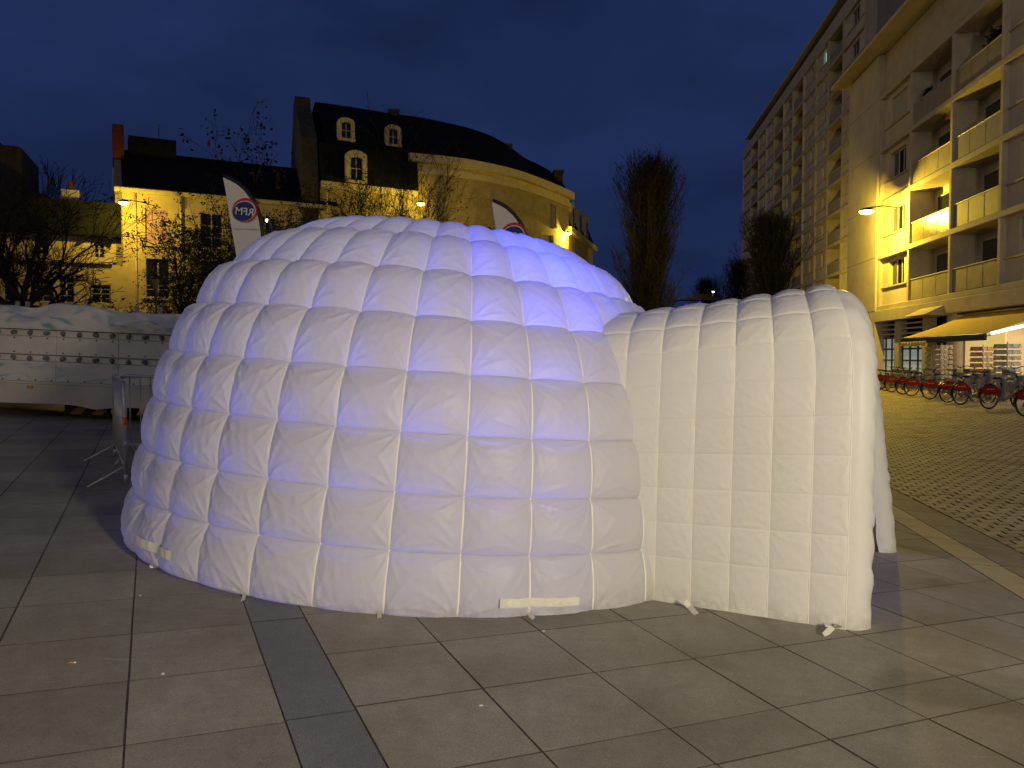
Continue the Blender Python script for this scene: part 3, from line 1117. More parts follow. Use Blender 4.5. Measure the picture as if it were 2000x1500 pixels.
def patch_on_dome(k0, k1, row, f0, f1, name='velcro_patch'):
    n, m_ = 20, 6
    ks = np.linspace(k0, k1, n)
    fs = np.linspace(f0, f1, m_)
    P = np.zeros((m_, n, 3))
    for i, f in enumerate(fs):
        for j, k in enumerate(ks):
            kk = math.floor(k)
            u = (k - kk) * 2 - 1; v = f * 2 - 1
            U, V = 1 - u * u, max(1 - v * v, 0)
            h = 0.013 * (U * V) ** 0.55 + A2[row] * V ** PV + 0.027 * U ** 0.7
            az = AZ8 + (k - 8) * DAZ
            P[i, j] = dome_pt(np.array([az]), row, np.array([f]), np.array([h + 0.013 + 0.003 * math.sin(j * 1.9)]))[0]
    return as_part(link(name, grid_mesh(name, P, M['velcro'])), dome)
patch_on_dome(8.55, 9.72, 0, 0.22, 0.36)
patch_on_dome(2.3, 3.5, 0, 0.28, 0.44)
patch_on_dome(9.72, 9.9, 4, 0.86, 0.98, 'small_patch')
patch_on_dome(4.05, 4.35, 4, 0.92, 0.99, 'small_patch')

# assumed blue floodlight, unseen, hung inside the dome for the blue glow
fl = tag(empty('floodlight', DC + DN * 2.05 + DEX * 0.66 - DEY * 0.92), 'assumed unseen small blue floodlight hanging inside the igloo', 'floodlight')
MB().bbox(-0.09, 0.09, -0.04, 0.04, -0.07, 0.07, 0.012).build('housing', M['black_metal'], fl)
MB().bar((0, 0, 0.07), (0, 0, 0.30), 0.02, 0.02).build('hanger', M['black_metal'], fl)
MB().box(-0.07, 0.07, -0.045, -0.0405, -0.05, 0.05).build('lens', lamp_mat('blue_led_glass', (0.10, 0.14, 1.0), 4.0), fl)
ld = bpy.data.lights.new('assumed_blue_light', 'POINT')
ld.energy = 125
ld.color = (0.025, 0.05, 1.0)
ld.shadow_soft_size = 0.32
lo = bpy.data.objects.new('assumed_blue_light', ld)
sc.collection.objects.link(lo)
lo.parent = fl
lo.location = (0.02, -0.16, -0.05)
fl2 = tag(empty('violet_fill_lamp', DC + DN * 0.03 + DEX * -0.1), 'added unseen pale violet fill lamp on the floor inside the igloo', 'floodlight')  # made-up lamp, added for an even lavender glow through the fabric
MB().lathe([(0.16, 0.0), (0.16, 0.05), (0.06, 0.08), (0.05, 0.9), (0.0, 0.9)], 14).build('stand', M['black_metal'], fl2, smooth=True)
MB().lathe([(0.0, 0.9), (0.10, 0.92), (0.14, 1.04), (0.0, 1.06)], 14).build('lamp_glass', lamp_mat('violet_led_glass', (0.5, 0.52, 1.0), 2.0), fl2, smooth=True)
ld = bpy.data.lights.new('violet_light', 'POINT')
ld.energy = 32
ld.color = (0.52, 0.55, 1.0)
ld.shadow_soft_size = 0.25
lo = bpy.data.objects.new('violet_light', ld)
sc.collection.objects.link(lo)
lo.parent = fl2
lo.location = (0, 0, 1.65)
print('dome panels', nvis)

# ------------------------------------------------------------------ buildings
# local frame of every facade: x to the viewer's right along the wall, y into the building, z up
def facade_frame(name, P0, d, z0=0.0):
    return empty(name, (P0[0], P0[1], z0), math.atan2(d[1], d[0]))

_win_cache = {}
def window_meshes(wd, ht, npane, key):
    k = (round(wd, 2), round(ht, 2), npane, key)
    if k in _win_cache: return _win_cache[k]
    t = 0.055
    fr = MB()
    fr.box(0, wd, -0.03, 0.05, 0, t).box(0, wd, -0.03, 0.05, ht - t, ht)
    fr.box(0, t, -0.03, 0.05, t, ht - t).box(wd - t, wd, -0.03, 0.05, t, ht - t)
    pw = (wd - 2 * t) / npane
    for i in range(1, npane):
        fr.box(t + i * pw - 0.035, t + i * pw + 0.035, -0.028, 0.048, t, ht - t)
    me = fr.mesh('window', M['frame'] if key != 'dark' else M['frame_dark'])
    pm = MB().box(0.004, pw - 0.004, 0.0, 0.012, t + 0.002, ht - t - 0.002)
    _win_cache[k] = (me, pm, pw, t)
    return _win_cache[k]
_pane_cache = {}
def window(parent, x, y, z, wd, ht, npane=2, key='', pmats=None, name='window'):
    me, pm, pw, t = window_meshes(wd, ht, npane, key)
    o = link(name, me, parent, (x, y, z))
    for i in range(npane):
        mt = (pmats or [M['glass']])[i % len(pmats or [1])]
        k = (id(pm), mt.name)
        if k not in _pane_cache:
            _pane_cache[k] = pm.mesh('pane', mt)
        link('pane', _pane_cache[k], o, (t + i * pw, 0.0, 0))
    return o

def flats_facade(root, bays, levels, rec_w=0.20, rec_l=1.15, fin=0.22, mirror=False, opts=None, thick=0.24):
    """bays: (x0, x1, kind); levels: slab undersides bottom to top"""
    opts = opts or {}
    x0, x1 = bays[0][0], bays[-1][1]
    for xs in [b[0] for b in bays] + [x1]:
        MB().bbox(xs - fin / 2, xs + fin / 2, 0.0, rec_l + 0.02, levels[0] + 0.02, levels[-1], 0.015).build('fin_wall', M['concrete'], root, fix=False)
    for lv in levels:
        MB().bbox(x0 - fin / 2 - 0.01, x1 + fin / 2 + 0.01, -0.03, rec_l + 0.05, lv, lv + thick, 0.02).build('floor_slab', M['concrete'], root, fix=False)
    wall = {}
    for li in range(len(levels) - 1):
        z0, z1 = levels[li] + thick, levels[li + 1]
        hh = z1 - z0
        for bi, (a, b, kind) in enumerate(bays):
            a2, b2 = a + fin / 2, b - fin / 2
            wd = b2 - a2
            o = opts.get((li, bi), {})
            if kind in 'wn':
                if kind == 'w':
                    ww, wh, sill = min(wd * 0.62, 2.1), 1.32, 0.98
                else:
                    ww, wh, sill = min(wd * 0.42, 0.95), 1.30, 1.0
                xa = a2 + (wd - ww) * (0.5 if kind == 'w' else 0.62)
                mb = MB()
                y0, y1 = rec_w, rec_w + 0.3
                mb.box(a2, b2, y0, y1, z0, z0 + sill).box(a2, b2, y0, y1, z0 + sill + wh, z1)
                mb.box(a2, xa, y0, y1, z0 + sill, z0 + sill + wh).box(xa + ww, b2, y0, y1, z0 + sill, z0 + sill + wh)
                mb.build('infill_wall', M['concrete2'], root, fix=False)
                MB().bbox(a2 + 0.03, b2 - 0.03, rec_w - 0.09, rec_w + 0.27, z0 + sill - 0.075, z0 + sill - 0.003, 0.01).build('sill', M['concrete'], root, fix=False)
                np_ = 3 if kind == 'w' else 2
                window(root, xa, rec_w + 0.19, z0 + sill, ww, wh, np_, pmats=o.get('panes'))
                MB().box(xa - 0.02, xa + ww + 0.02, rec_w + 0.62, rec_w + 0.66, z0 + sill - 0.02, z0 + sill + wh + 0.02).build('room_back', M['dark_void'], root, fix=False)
                if o.get('shutter'):
                    sh = o['shutter']
                    m2 = MB()
                    nsl = 9
                    hs = wh * sh
                    for q in range(nsl):
                        zz_ = z0 + sill + wh - hs * (q + 1) / nsl
                        m2.bbox(xa + 0.01, xa + ww - 0.01, rec_w + 0.10, rec_w + 0.135, zz_ + 0.004, zz_ + hs / nsl - 0.004, 0.006)
                    tag(m2.build('roller_shutter', M['shutter'], root, fix=False), kind='stuff')
            elif kind == 'l':
                MB().box(a2, b2, rec_l, rec_l + 0.12, z0, z1).build('loggia_back_wall', M['concrete2'], root, fix=False)
                # solid balustrade with top rail
                bl = MB()
                nrib = max(3, int(wd / 0.22))
                bl.box(a2 + 0.01, b2 - 0.01, 0.10, 0.13, z0 + 0.05, z0 + 0.98)
                for q in range(1, 3):
                    xx = a2 + wd * q / 3
                    bl.box(xx, xx + 0.03, 0.09, 0.10, z0 + 0.05, z0 + 0.98)
                bl.build('balustrade', o.get('balus', M['balus']), root, fix=False)
                MB().bbox(a2 + 0.005, b2 - 0.005, 0.07, 0.16, z0 + 0.985, z0 + 1.03, 0.01).build('top_rail', M['frame'], root, fix=False)
                dw = min(2.7, wd * 0.68)
                window(root, a2 + 0.4, rec_l - 0.052, z0 + 0.03, dw, 2.12, 2, pmats=o.get('panes'), name='balcony_door')
            elif kind == 'b':
                MB().box(a2, b2, rec_w, rec_w + 0.3, z0, z1).build('infill_wall', M['concrete2'], root, fix=False)

# --- near block of flats with the kiosk
DD = Vector((-0.113, -0.9936, 0)).normalized()
D0 = Vector((19.5, 41.9, 0))
flats = tag(facade_frame('apartment_block', D0, DD), 'nearer cream block of flats with deep loggias above the yellow kiosk awning', 'building')
lv = [4.02, 6.72, 9.50, 12.30, 15.12]
bays = [(0, 4.05, 'w'), (4.05, 8.55, 'l'), (8.55, 12.75, 'l'), (12.75, 16.9, 'w'), (16.9, 21.2, 'l'), (21.2, 25.2, 'w')]
bl_glass = [M['glass'], mat('blue_dusk_glass', (0.03, 0.045, 0.07), 0.1, spec=0.7), M['glass']]
opts = {(3, 0): dict(shutter=0.98), (2, 0): dict(panes=[bl_glass[1], M['glass'], bl_glass[1]]),
        (1, 0): dict(panes=[M['glass'], M['glass'], M['glass']]), (0, 3): dict(shutter=0.55), (2, 3): dict(shutter=0.9),
        (2, 2): dict(balus=mat('pale_balcony_glass', (0.34, 0.31, 0.23), 0.4, noise=0.15, nscale=3)),
        (1, 1): dict(balus=mat('rippled_glass_balustrade', (0.20, 0.17, 0.10), 0.22, noise=0.3, nscale=7, bump=0.8, bscale=10))}
flats_facade(flats, bays, lv, opts=opts)
MB().box(-0.11, 25.3, 0.25, 11.0, lv[-1] + 0.24, 17.55).build('attic_wall', M['concrete'], flats, fix=False)
MB().box(-0.10, 25.2, 1.5, 11.0, 4.0, lv[-1]).build('core_wall', M['concrete2'], flats, fix=False)
MB().box(-5.0, -0.115, -0.10, 11.0, 0.0, 17.5).build('blank_side_wall', M['concrete2'], flats, fix=False)
for zz_ in (4.0, 6.85, 9.65, 12.45, 15.2):
    MB().box(-5.0, -0.12, -0.108, -0.102, zz_, zz_ + 0.03).build('wall_joint', M['balus'], flats, fix=False)
MB().bbox(-5.9, 25.6, -0.95, 11.6, 17.62, 17.80, 0.03).build('roof_overhang', M['soffit'], flats, fix=False)
MB().box(-5.6, 25.2, 0.5, 11.2, 17.85, 18.1).build('roof', M['slate'], flats, fix=False)
MB().lathe([(0.16, 0), (0.16, 0.75), (0.22, 0.75), (0.22, 0.9), (0, 0.92)], 10, (9.2, 0.1, 16.75)).build('vent_pipe', M['balus'], flats, smooth=True)
# plants and blind on the loggias
def leafball(mb, c, r, n, s=0.09, seed=1):
    rr = random.Random(seed)
    for i in range(n):
        a, b = rr.uniform(0, 6.28), rr.uniform(-0.7, 1.3)
        d = Vector((math.cos(a) * math.cos(b), math.sin(a) * math.cos(b), math.sin(b))) * r * rr.uniform(0.4, 1)
        p = Vector(c) + d
        u = Vector((rr.uniform(-1, 1), rr.uniform(-1, 1), rr.uniform(-1, 1))).normalized() * s
        v = u.orthogonal().normalized() * s * 0.5
        mb.add([p - u, p + v, p + u, p - v], [(0, 1, 2, 3)])
for (x, z, r, n) in ((5.2, 13.65, 0.42, 70), (11.6, 13.75, 0.55, 120), (11.0, 13.6, 0.35, 60)):
    e = MB(); leafball(e, (x, 0.45, z), r, n, 0.13, int(x * 10))
    tag(e.build('potted_plant', M['dry_leaf'], flats, fix=False), kind='stuff')
MB().bar((7.2, 0.75, 12.0), (8.3, 0.75, 12.0), 0.9, 0.08).build('red_blind', mat('red_blind_cloth', (0.30, 0.03, 0.02), 0.8, noise=0.1, nscale=4), flats)
MB().box(8.72, 8.74, 0.3, 1.2, 9.75, 11.0).build('wind_screen', mat('pale_screen', (0.55, 0.52, 0.44), 0.6, noise=0.1, nscale=3), flats, fix=False)

# ground floor: glazed workshop doors, column, kiosk
gfz = 0.22
MB().bbox(-0.1, 25.3, -0.12, 0.55, 3.42, 4.01, 0.02).build('lintel_beam', M['concrete'], flats, fix=False)
MB().lathe([(0.42, 0.0), (0.42, 3.42)], 20, (8.35, 0.5, 0)).build('round_column', M['concrete'], flats, smooth=True, fix=False)
MB().box(5.4, 6.0, 0.2, 0.6, 0.0, 3.42).build('pier', M['concrete'], flats, fix=False)
MB().box(1.9, 2.5, 0.21, 0.61, 0.0, 3.42).build('pier', M['concrete'], flats, fix=False)
milky = mat('lit_frosted_pane', (0.35, 0.40, 0.40), 0.35, emit=(0.72, 0.90, 0.84), estr=0.20, noise=0.25, nscale=2)
for xa in (-1.5, 2.5):
    frm = MB()
    W_, H_ = 2.9 if xa > 0 else 3.4, 2.55
    frm.box(xa, xa + W_, 0.40, 0.48, 0.05, 0.25)
    door = None
    for r_ in range(5):
        frm.box(xa, xa + W_, 0.38, 0.48, 0.25 + r_ * 0.575 - 0.04, 0.25 + r_ * 0.575 + 0.04)
    for c_ in range(4 if xa > 0 else 5):
        xx = xa + c_ * (W_ / (3 if xa > 0 else 4))
        frm.box(xx - 0.05, xx + 0.05, 0.37, 0.485, 0.2, 2.6)
    door = frm.build('glazed_door', M['frame_dark'], flats, fix=False)
    nc_ = 3 if xa > 0 else 4
    for r_ in range(4):
        for c_ in range(nc_):
            x_a = xa + c_ * W_ / nc_ + 0.052
            MB().box(x_a, x_a + W_ / nc_ - 0.104, 0.425, 0.44, 0.25 + r_ * 0.575 + 0.042, 0.25 + (r_ + 1) * 0.575 - 0.042).build('pane', milky, door, fix=False)
    for q in range(3):
        MB().bbox(xa + 0.05, xa + W_ - 0.05, 0.25, 0.42, 2.70 + q * 0.24, 2.78 + q * 0.24, 0.01).build('louvre_slat', M['concrete'], flats, fix=False)
MB().box(-1.6, 8.2, 0.7, 0.8, 0, 3.4).build('inner_wall', M['dark_void'], flats, fix=False)
# kiosk interior
kb = MB()
kb.box(8.9, 21, 3.2, 3.3, 0.0, 3.4)
kb.build('kiosk_back_wall', M['shop_wall'], flats, fix=False)
MB().box(8.75, 8.85, 0.6, 3.3, 0, 3.4).build('kiosk_side_wall', M['shop_wall'], flats, fix=False)
MB().box(8.8, 21, 0.6, 3.3, 3.30, 3.38).build('kiosk_ceiling', M['shop_wall'], flats, fix=False)
MB().bbox(9.6, 20, 0.9, 1.4, 0.15, 0.95, 0.02).build('kiosk_counter', mat('kiosk_counter_front', (0.45, 0.30, 0.22), 0.6, noise=0.15, nscale=3), flats, fix=False)
for xx in (10.9, 13.6, 16.2):
    MB().box(xx, xx + 0.07, 0.55, 0.62, 0.1, 3.3).build('kiosk_mullion', M['frame_dark'], flats, fix=False)
kl = bpy.data.lights.new('kiosk_light', 'AREA')
kl.shape = 'RECTANGLE'; kl.size = 8.0; kl.size_y = 1.6
kl.energy = 260; kl.color = (1.0, 0.86, 0.58)
klo = bpy.data.objects.new('kiosk_light', kl)
sc.collection.objects.link(klo); klo.parent = flats; klo.location = (14, 2.0, 3.28)
# awning
aw = MB()
na = 16
for i in range(na + 1):
    x = 9.2 + (16.3 - 9.2) * i / na
    for j in range(7):
        t = j / 6
        sag = -0.05 * math.sin(math.pi * t) + 0.012 * math.sin(i * 2.6)
        aw.v.append((x, 0.45 - 2.5 * t, 3.32 - 0.95 * t + sag))
for i in range(na):
    for j in range(6):
        a = i * 7 + j
        aw.f.append((a, a + 1, a + 8, a + 7))
n0 = len(aw.v)
aw.v += [(p[0], p[1], p[2] - 0.012) for p in aw.v[:n0]]
aw.f += [tuple(n0 + q for q in f[::-1]) for f in aw.f]
awn = aw.build('awning', M['awning'], flats, smooth=True, fix=False)
MB().bbox(9.15, 16.35, -2.10, -1.99, 2.13, 2.36, 0.02).build('front_bar', M['frame_dark'], awn, fix=False)
vl = MB()
nv = 60
for i in range(nv + 1):
    x = 9.2 + 2.6 * i / nv
    yb = -2.14 + 0.05 * math.sin(i * 0.9)
    vl.v += [(x, -2.12, 2.20), (x, yb, 1.98 + 0.06 * abs(math.sin(i * 0.35))), (x, yb + 0.008, 1.98 + 0.06 * abs(math.sin(i * 0.35))), (x, -2.112, 2.20)]
for i in range(nv):
    for q in range(4):
        vl.f.append((4 * i + q, 4 * i + (q + 1) % 4, 4 * i + 4 + (q + 1) % 4, 4 * i + 4 + q))
vl.build('valance', M['awning'], awn, smooth=True)
for xx in (9.35, 16.1):
    MB().bar((xx, 0.4, 2.9), (xx, -2.0, 2.25), 0.05, 0.05).build('awning_arm', M['frame'], awn)
MB().box(8.5, 18, 0.30, 0.52, 3.36, 3.41).build('awning_box', M['frame_dark'], flats, fix=False)
tb = MB().tube([(16.5, -1.95, 2.35), (17.6, 0.3, 3.0)], 0.05, 8).build('fluorescent_tube', M['tube'], flats)
# canopy wedge under the slab
MB().prism([(0.3, 3.36), (-0.9, 3.40), (0.3, 3.98)], 'x', 6.1, 8.4).build('canopy_gusset', M['concrete'], flats)

# --- tower block
E0 = Vector((35.3, 121.0, 0))
tower = tag(facade_frame('apartment_tower', E0, DD), 'taller ten storey block of flats standing beyond the blank wall', 'building')
def e_x(px):
    m_ = (px - 1000) / F
    Y = (29.7 - 0.1137 * 71) / (m_ - 0.1137)
    return (121.0 - Y) / 0.9936
edges = [1448, 1463, 1477, 1492, 1507, 1525, 1543, 1563, 1587, 1611, 1639, 1681]
xs_e = [e_x(p) for p in edges]
kinds = ['n', 'l', 'n', 'n', 'l', 'w', 'l', 'n', 'n', 'l', 'w']
bays_e = [(xs_e[i], xs_e[i + 1], kinds[i]) for i in range(len(kinds))]
lv_e = [3.4 + 2.82 * i for i in range(11)]
cool2 = [M['lit_cool']]
opt_e = {(9, 8): dict(panes=cool2), (8, 8): dict(panes=[M['glass'], M['lit_warm']]), (0, 10): dict(panes=[M['lit_warm']])}
flats_facade(tower, bays_e, lv_e, rec_l=1.5, fin=0.28, opts=opt_e, thick=0.3)
xe1 = xs_e[-1]
MB().box(xs_e[0] + 0.05, xe1 - 0.1, 1.6, 13, 0.0, lv_e[-1] + 0.2).build('core_wall', M['concrete2'], tower, fix=False)
MB().box(xs_e[0] - 0.1, xe1 + 0.1, 0.05, 1.55, 0.0, lv_e[0]).build('base_wall', M['concrete2'], tower, fix=False)
MB().box(xs_e[0] - 0.1, xe1 + 0.12, 0.0, 0.25, lv_e[-1] + 0.3, lv_e[-1] + 1.35).build('parapet', M['concrete'], tower, fix=False)
MB().box(xe1 - 0.12, xe1 + 0.13, 0.26, 13, lv_e[-1] + 0.0, lv_e[-1] + 1.35).build('gable_parapet', M['concrete'], tower, fix=False)
MB().bbox(xe1 - 0.09, xe1 + 0.16, 0.9, 13, 3, lv_e[-1] - 0.25, 0.02).build('gable_wall', mat('grey_gable_render', (0.25, 0.24, 0.22), 0.9, noise=0.15, nscale=1, bump=0.2), tower, fix=False)
MB().box(xs_e[0] + 1, xe1 - 1.5, 2.0, 12, lv_e[-1] + 0.2, lv_e[-1] + 2.3).build('attic_wall', M['concrete'], tower, fix=False)
MB().bbox(xs_e[0] + 2.5, xe1 + 0.5, -0.2, 12.6, lv_e[-1] + 2.3, lv_e[-1] + 2.5, 0.04).build('roof_overhang', M['soffit'], tower, fix=False)
wg = window(tower, 0, 0, 0, 3.0, 1.2, 3)
wg.rotation_euler = (0, 0, math.pi / 2)
wg.location = (xe1 - 1.42, 4.4, lv_e[-1] + 1.5)
for (bi, z0_, z1_) in ((7, 0, 5), (8, 0, 5)):
    a, b, _ = bays_e[bi]
    for li in range(1, 6):
        lm = MB()
        zb = lv_e[li] + 0.35
        for q in range(14):
            lm.bbox(b - 0.75, b - 0.16, 0.12, 0.2, zb + q * 0.17, zb + q * 0.17 + 0.09, 0.01)
        tag(lm.build('louvre', M['concrete'], tower, fix=False), kind='stuff')

# --- old townhouse with the wall lamp
AD = Vector((0.89, 0.456, 0)).normalized()
A0 = Vector((-23.1, 46.0, 0))
house = tag(facade_frame('townhouse', A0, AD), 'tall ochre townhouse with steep dark roof and red brick chimney', 'building')
EAV = 11.2
def opening_wall(root, x0, x1, z0, z1, holes, m, y0=0.0, y1=0.45, name='wall'):
    """wall split into boxes round rectangular holes (x0,x1,z0,z1)"""
    xs = sorted(set([x0, x1] + [h[0] for h in holes] + [h[1] for h in holes]))
    mb = MB()
    for a, b in zip(xs[:-1], xs[1:]):
        hs = sorted([h for h in holes if h[0] <= a + 1e-6 and h[1] >= b - 1e-6], key=lambda h: h[2])
        z = z0
        for h in hs:
            if h[2] > z: mb.box(a, b, y0, y1, z, h[2])
            z = h[3]
        if z < z1: mb.box(a, b, y0, y1, z, z1)
    return mb.build(name, m, root, fix=False)
def zat(py, Y): return CAMH + (YH - py) / F * Y
hA = [(1.55, 2.85, zat(478, 46.9), zat(409, 46.9)), (1.55, 2.85, zat(581, 46.9), zat(506, 46.9)),
      (4.6, 5.9, zat(478, 46.9), zat(409, 46.9)), (4.6, 5.9, zat(581, 46.9), zat(506, 46.9)),
      (7.8, 9.1, zat(478, 46.9), zat(409, 46.9)), (7.8, 9.1, zat(581, 46.9), zat(506, 46.9))]
opening_wall(house, 0, 12.6, 0, EAV, hA, M['render_yellow'])
cream_lit = mat('curtained_lit_pane', (0.35, 0.20, 0.12), 0.5, emit=(0.9, 0.45, 0.25), estr=0.10, noise=0.4, nscale=3)
for i, h in enumerate(hA):
    wn = window(house, h[0], 0.16, h[2], h[1] - h[0], h[3] - h[2], 2, pmats=[cream_lit] if i == 0 else None)
    for q in (0.28, 0.42, 0.62) if i % 2 == 0 else (0.2, 0.3):
        MB().box(0.05, h[1] - h[0] - 0.05, -0.02, 0.03, (h[3] - h[2]) * q, (h[3] - h[2]) * q + 0.035).build('glazing_bar', M['frame'], wn, fix=False)
    MB().bbox(h[0] - 0.25, h[1] + 0.25, -0.10, 0.05, h[2] - 0.16, h[2] - 0.01, 0.02).build('sill', M['limestone_trim'], house, fix=False)
MB().bbox(-0.08, 12.7, -0.28, 0.1, EAV, EAV + 0.28, 0.05).build('cornice', M['limestone_trim'], house, fix=False)
MB().bbox(-0.02, 12.6, -0.06, 0.02, 4.05, 4.3, 0.02).build('string_course', M['limestone_trim'], house, fix=False)
MB().tube([(1.02, -0.10, EAV + 0.1), (1.02, -0.10, 0.2)], 0.065, 8).build('drainpipe', M['limestone_trim'], house, smooth=True)
MB().tube([(3.5, -0.10, EAV + 0.1), (3.5, -0.10, zat(500, 47))], 0.06, 8).build('drainpipe', M['limestone_trim'], house, smooth=True)
MB().prism([(0.0, 0), (0.0, EAV + 0.3), (4.2, 14.6), (8.5, EAV + 0.3), (8.5, 0)], 'x', -0.02, 0.35).build('gable_wall', M['limestone'], house)
MB().prism([(-0.35, EAV + 0.28), (4.2, 14.65), (8.8, EAV + 0.28), (8.8, EAV + 0.05), (-0.35, EAV + 0.26)], 'x', 0.36, 13.0).build('roof', M['slate'], house)
MB().prism([(3.3, 13.8), (3.4, 15.4), (5.4, 15.4), (5.4, 13.8)], 'x', 0.8, 3.55).build('raised_roof', M['slate'], house)
MB().bbox(-0.1, 0.55, 3.0, 4.2, 12.3, 15.9, 0.04).build('chimney_stack', M['brick_red'], house, fix=False)
MB().bbox(-0.12, 0.57, 2.95, 4.25, 12.0, 13.2, 0.04).build('chimney_base', M['limestone_trim'], house, fix=False)
MB().tube([(2.6, 4.4, 15.3), (2.6, 4.4, 16.6)], 0.025, 5).build('aerial', M['black_metal'], house)

# --- low mansard house beside it
BD = Vector((0.90, 0.43, 0)).normalized()
B0 = A0 - BD * 15.0 - Vector((0.2, 0.1, 0))
mans = tag(facade_frame('mansard_house', B0, BD), 'low ochre house with dark mansard roof behind the spreading bare tree', 'building')
def bx(px, Y=44.5):
    m_ = (px - 1000) / F
    return (m_ * B0.y - B0.x) / (BD.x - m_ * BD.y)
ev = zat(455, 44.5)
hB = []
for (pa, pb, ya, yb) in ((181, 219, 590, 553), (118, 148, 590, 540), (66, 108, 590, 545), (10, 40, 590, 545)):
    hB.append((bx(pa), bx(pb), zat(ya, 44.5), zat(yb, 44.5)))
opening_wall(mans, 0, 15.6, 0, zat(513, 44.5), [h for h in hB], M['render_yellow'])
for i, h in enumerate(hB):
    wn = window(mans, h[0], 0.16, h[2], h[1] - h[0], h[3] - h[2], 2)
    for q in (0.25, 0.5, 0.75):
        MB().box(0.05, h[1] - h[0] - 0.05, -0.02, 0.03, (h[3] - h[2]) * q, (h[3] - h[2]) * q + 0.035).build('glazing_bar', M['frame'], wn, fix=False)
MB().bbox(-0.1, 15.0, -0.18, 0.1, zat(513, 44.5), zat(507, 44.5), 0.03).build('string_course', M['limestone_trim'], mans, fix=False)
hB2 = [(bx(188), bx(208), zat(500, 44.5), zat(471, 44.5)), (bx(70), bx(100), zat(500, 44.5), zat(460, 44.5))]
opening_wall(mans, 0, 15.6, zat(507, 44.5), ev + 0.2, hB2, M['render_yellow'], y0=0.03)
for h in hB2:
    wn = window(mans, h[0], 0.18, h[2], h[1] - h[0], h[3] - h[2], 2)
    for q in (0.33, 0.66):
        MB().box(0.05, h[1] - h[0] - 0.05, -0.02, 0.03, (h[3] - h[2]) * q, (h[3] - h[2]) * q + 0.035).build('glazing_bar', M['frame'], wn, fix=False)
    arc = [(h[0] - 0.45, h[3] + 0.12)] + [(h[0] - 0.45 + (h[1] - h[0] + 0.9) * k / 8, h[3] + 0.12 + 0.32 * math.sin(math.pi * k / 8)) for k in range(9)] + [(h[1] + 0.45, h[3] + 0.12)]
    arc2 = [(x, z + 0.14) for x, z in arc[::-1]]
    MB().prism(arc[1:-1] + arc2[1:-1], 'y', -0.5, 0.1).build('window_hood', M['slate'], mans)
MB().prism([(-0.45, ev), (-0.1, ev + 1.9), (3.0, ev + 2.4), (7, ev), (7, ev - 0.2), (-0.45, ev - 0.12)], 'x', -0.2, 15.5).build('roof', M['slate'], mans)
MB().bbox(bx(120), bx(157), 2.0, 3.0, ev + 1.5, zat(374, 47), 0.04).build('chimney_stack', mat('pale_chimney_render', (0.40, 0.36, 0.32), 0.9, noise=0.25, nscale=3), mans, fix=False)
MB().lathe([(0.16, 0), (0.13, 0.45), (0.16, 0.5), (0, 0.5)], 8, ((bx(120) + bx(157)) / 2, 2.5, zat(374, 47))).build('chimney_pot', M['brick_red'], mans, smooth=True)

# --- dark rubble gable at the far side
sg = tag(facade_frame('stone_gable_house', (-38.0, 52.0), (0.93, 0.37)), 'dark rubble stone gable rising behind the mansard house', 'building')
def sgx(px):
    m_ = (px - 1000) / F
    return (m_ * 52 + 38.0) / (0.93 - m_ * 0.37)
xr = sgx(52)
MB().prism([(xr - 9, 0), (xr, 0), (xr, zat(287, 53)), (xr - 0.25, zat(284, 53)), (xr - 1.3, zat(284, 53)), (xr - 1.35, zat(276, 53)), (xr - 1.9, zat(272, 53)), (xr - 9, zat(300, 53))], 'y', 0, 6).build('gable_wall', M['old_stone'], sg)
MB().prism([(xr + 0.02, 0), (xr + 2.6, 0), (xr + 2.6, zat(405, 53)), (xr + 1.3, zat(372, 53)), (xr + 0.4, zat(372, 53)), (xr + 0.02, zat(330, 53))], 'y', 0.2, 5).build('side_wall', M['old_stone'], sg)

# --- bank building with curved front
CDv = Vector((0.872, 0.49, 0)).normalized()
bank = tag(empty('bank_building', (-12.5, 51.6, 0)), 'stone bank with curved blank front and dark slate mansard roof', 'building')
BO = Vector((-12.5, 51.6, 0))
def bl_(p, z=0): return (p[0] - BO.x, p[1] - BO.y, z)
ZC, ZR, ZE = 15.2, 19.8, 13.05
corn = [(-12.2, 51.6), (-9.6, 53.1), (-7.2, 54.6), (-5.4, 55.35), (-3.67, 56.2), (-1.9, 57.55), (0, 59.5), (2.04, 62.5), (3.5, 65.0), (4.86, 67.6)]
ridge = [(-14.1, 56.7), (-11.3, 58.1), (-8.7, 59.6), (-6.75, 60.5), (-3.6, 63.0), (-1.7, 65.4), (-0.36, 68.3), (1.15, 72.5), (2.5, 75.0), (3.7, 77.5)]
def smooth_poly(pts, n):
    t = np.linspace(0, len(pts) - 1, n)
    P = np.array(pts)
    out = []
    for q in t:
        i = min(int(q), len(pts) - 2); f = q - i
        p0, p1, p2, p3 = P[max(i - 1, 0)], P[i], P[i + 1], P[min(i + 2, len(P) - 1)]
        out.append(0.5 * ((2 * p1) + (-p0 + p2) * f + (2 * p0 - 5 * p1 + 4 * p2 - p3) * f * f + (-p0 + 3 * p1 - 3 * p2 + p3) * f ** 3))
    return np.array(out)
cs, rs = smooth_poly(corn, 60), smooth_poly(ridge, 60)
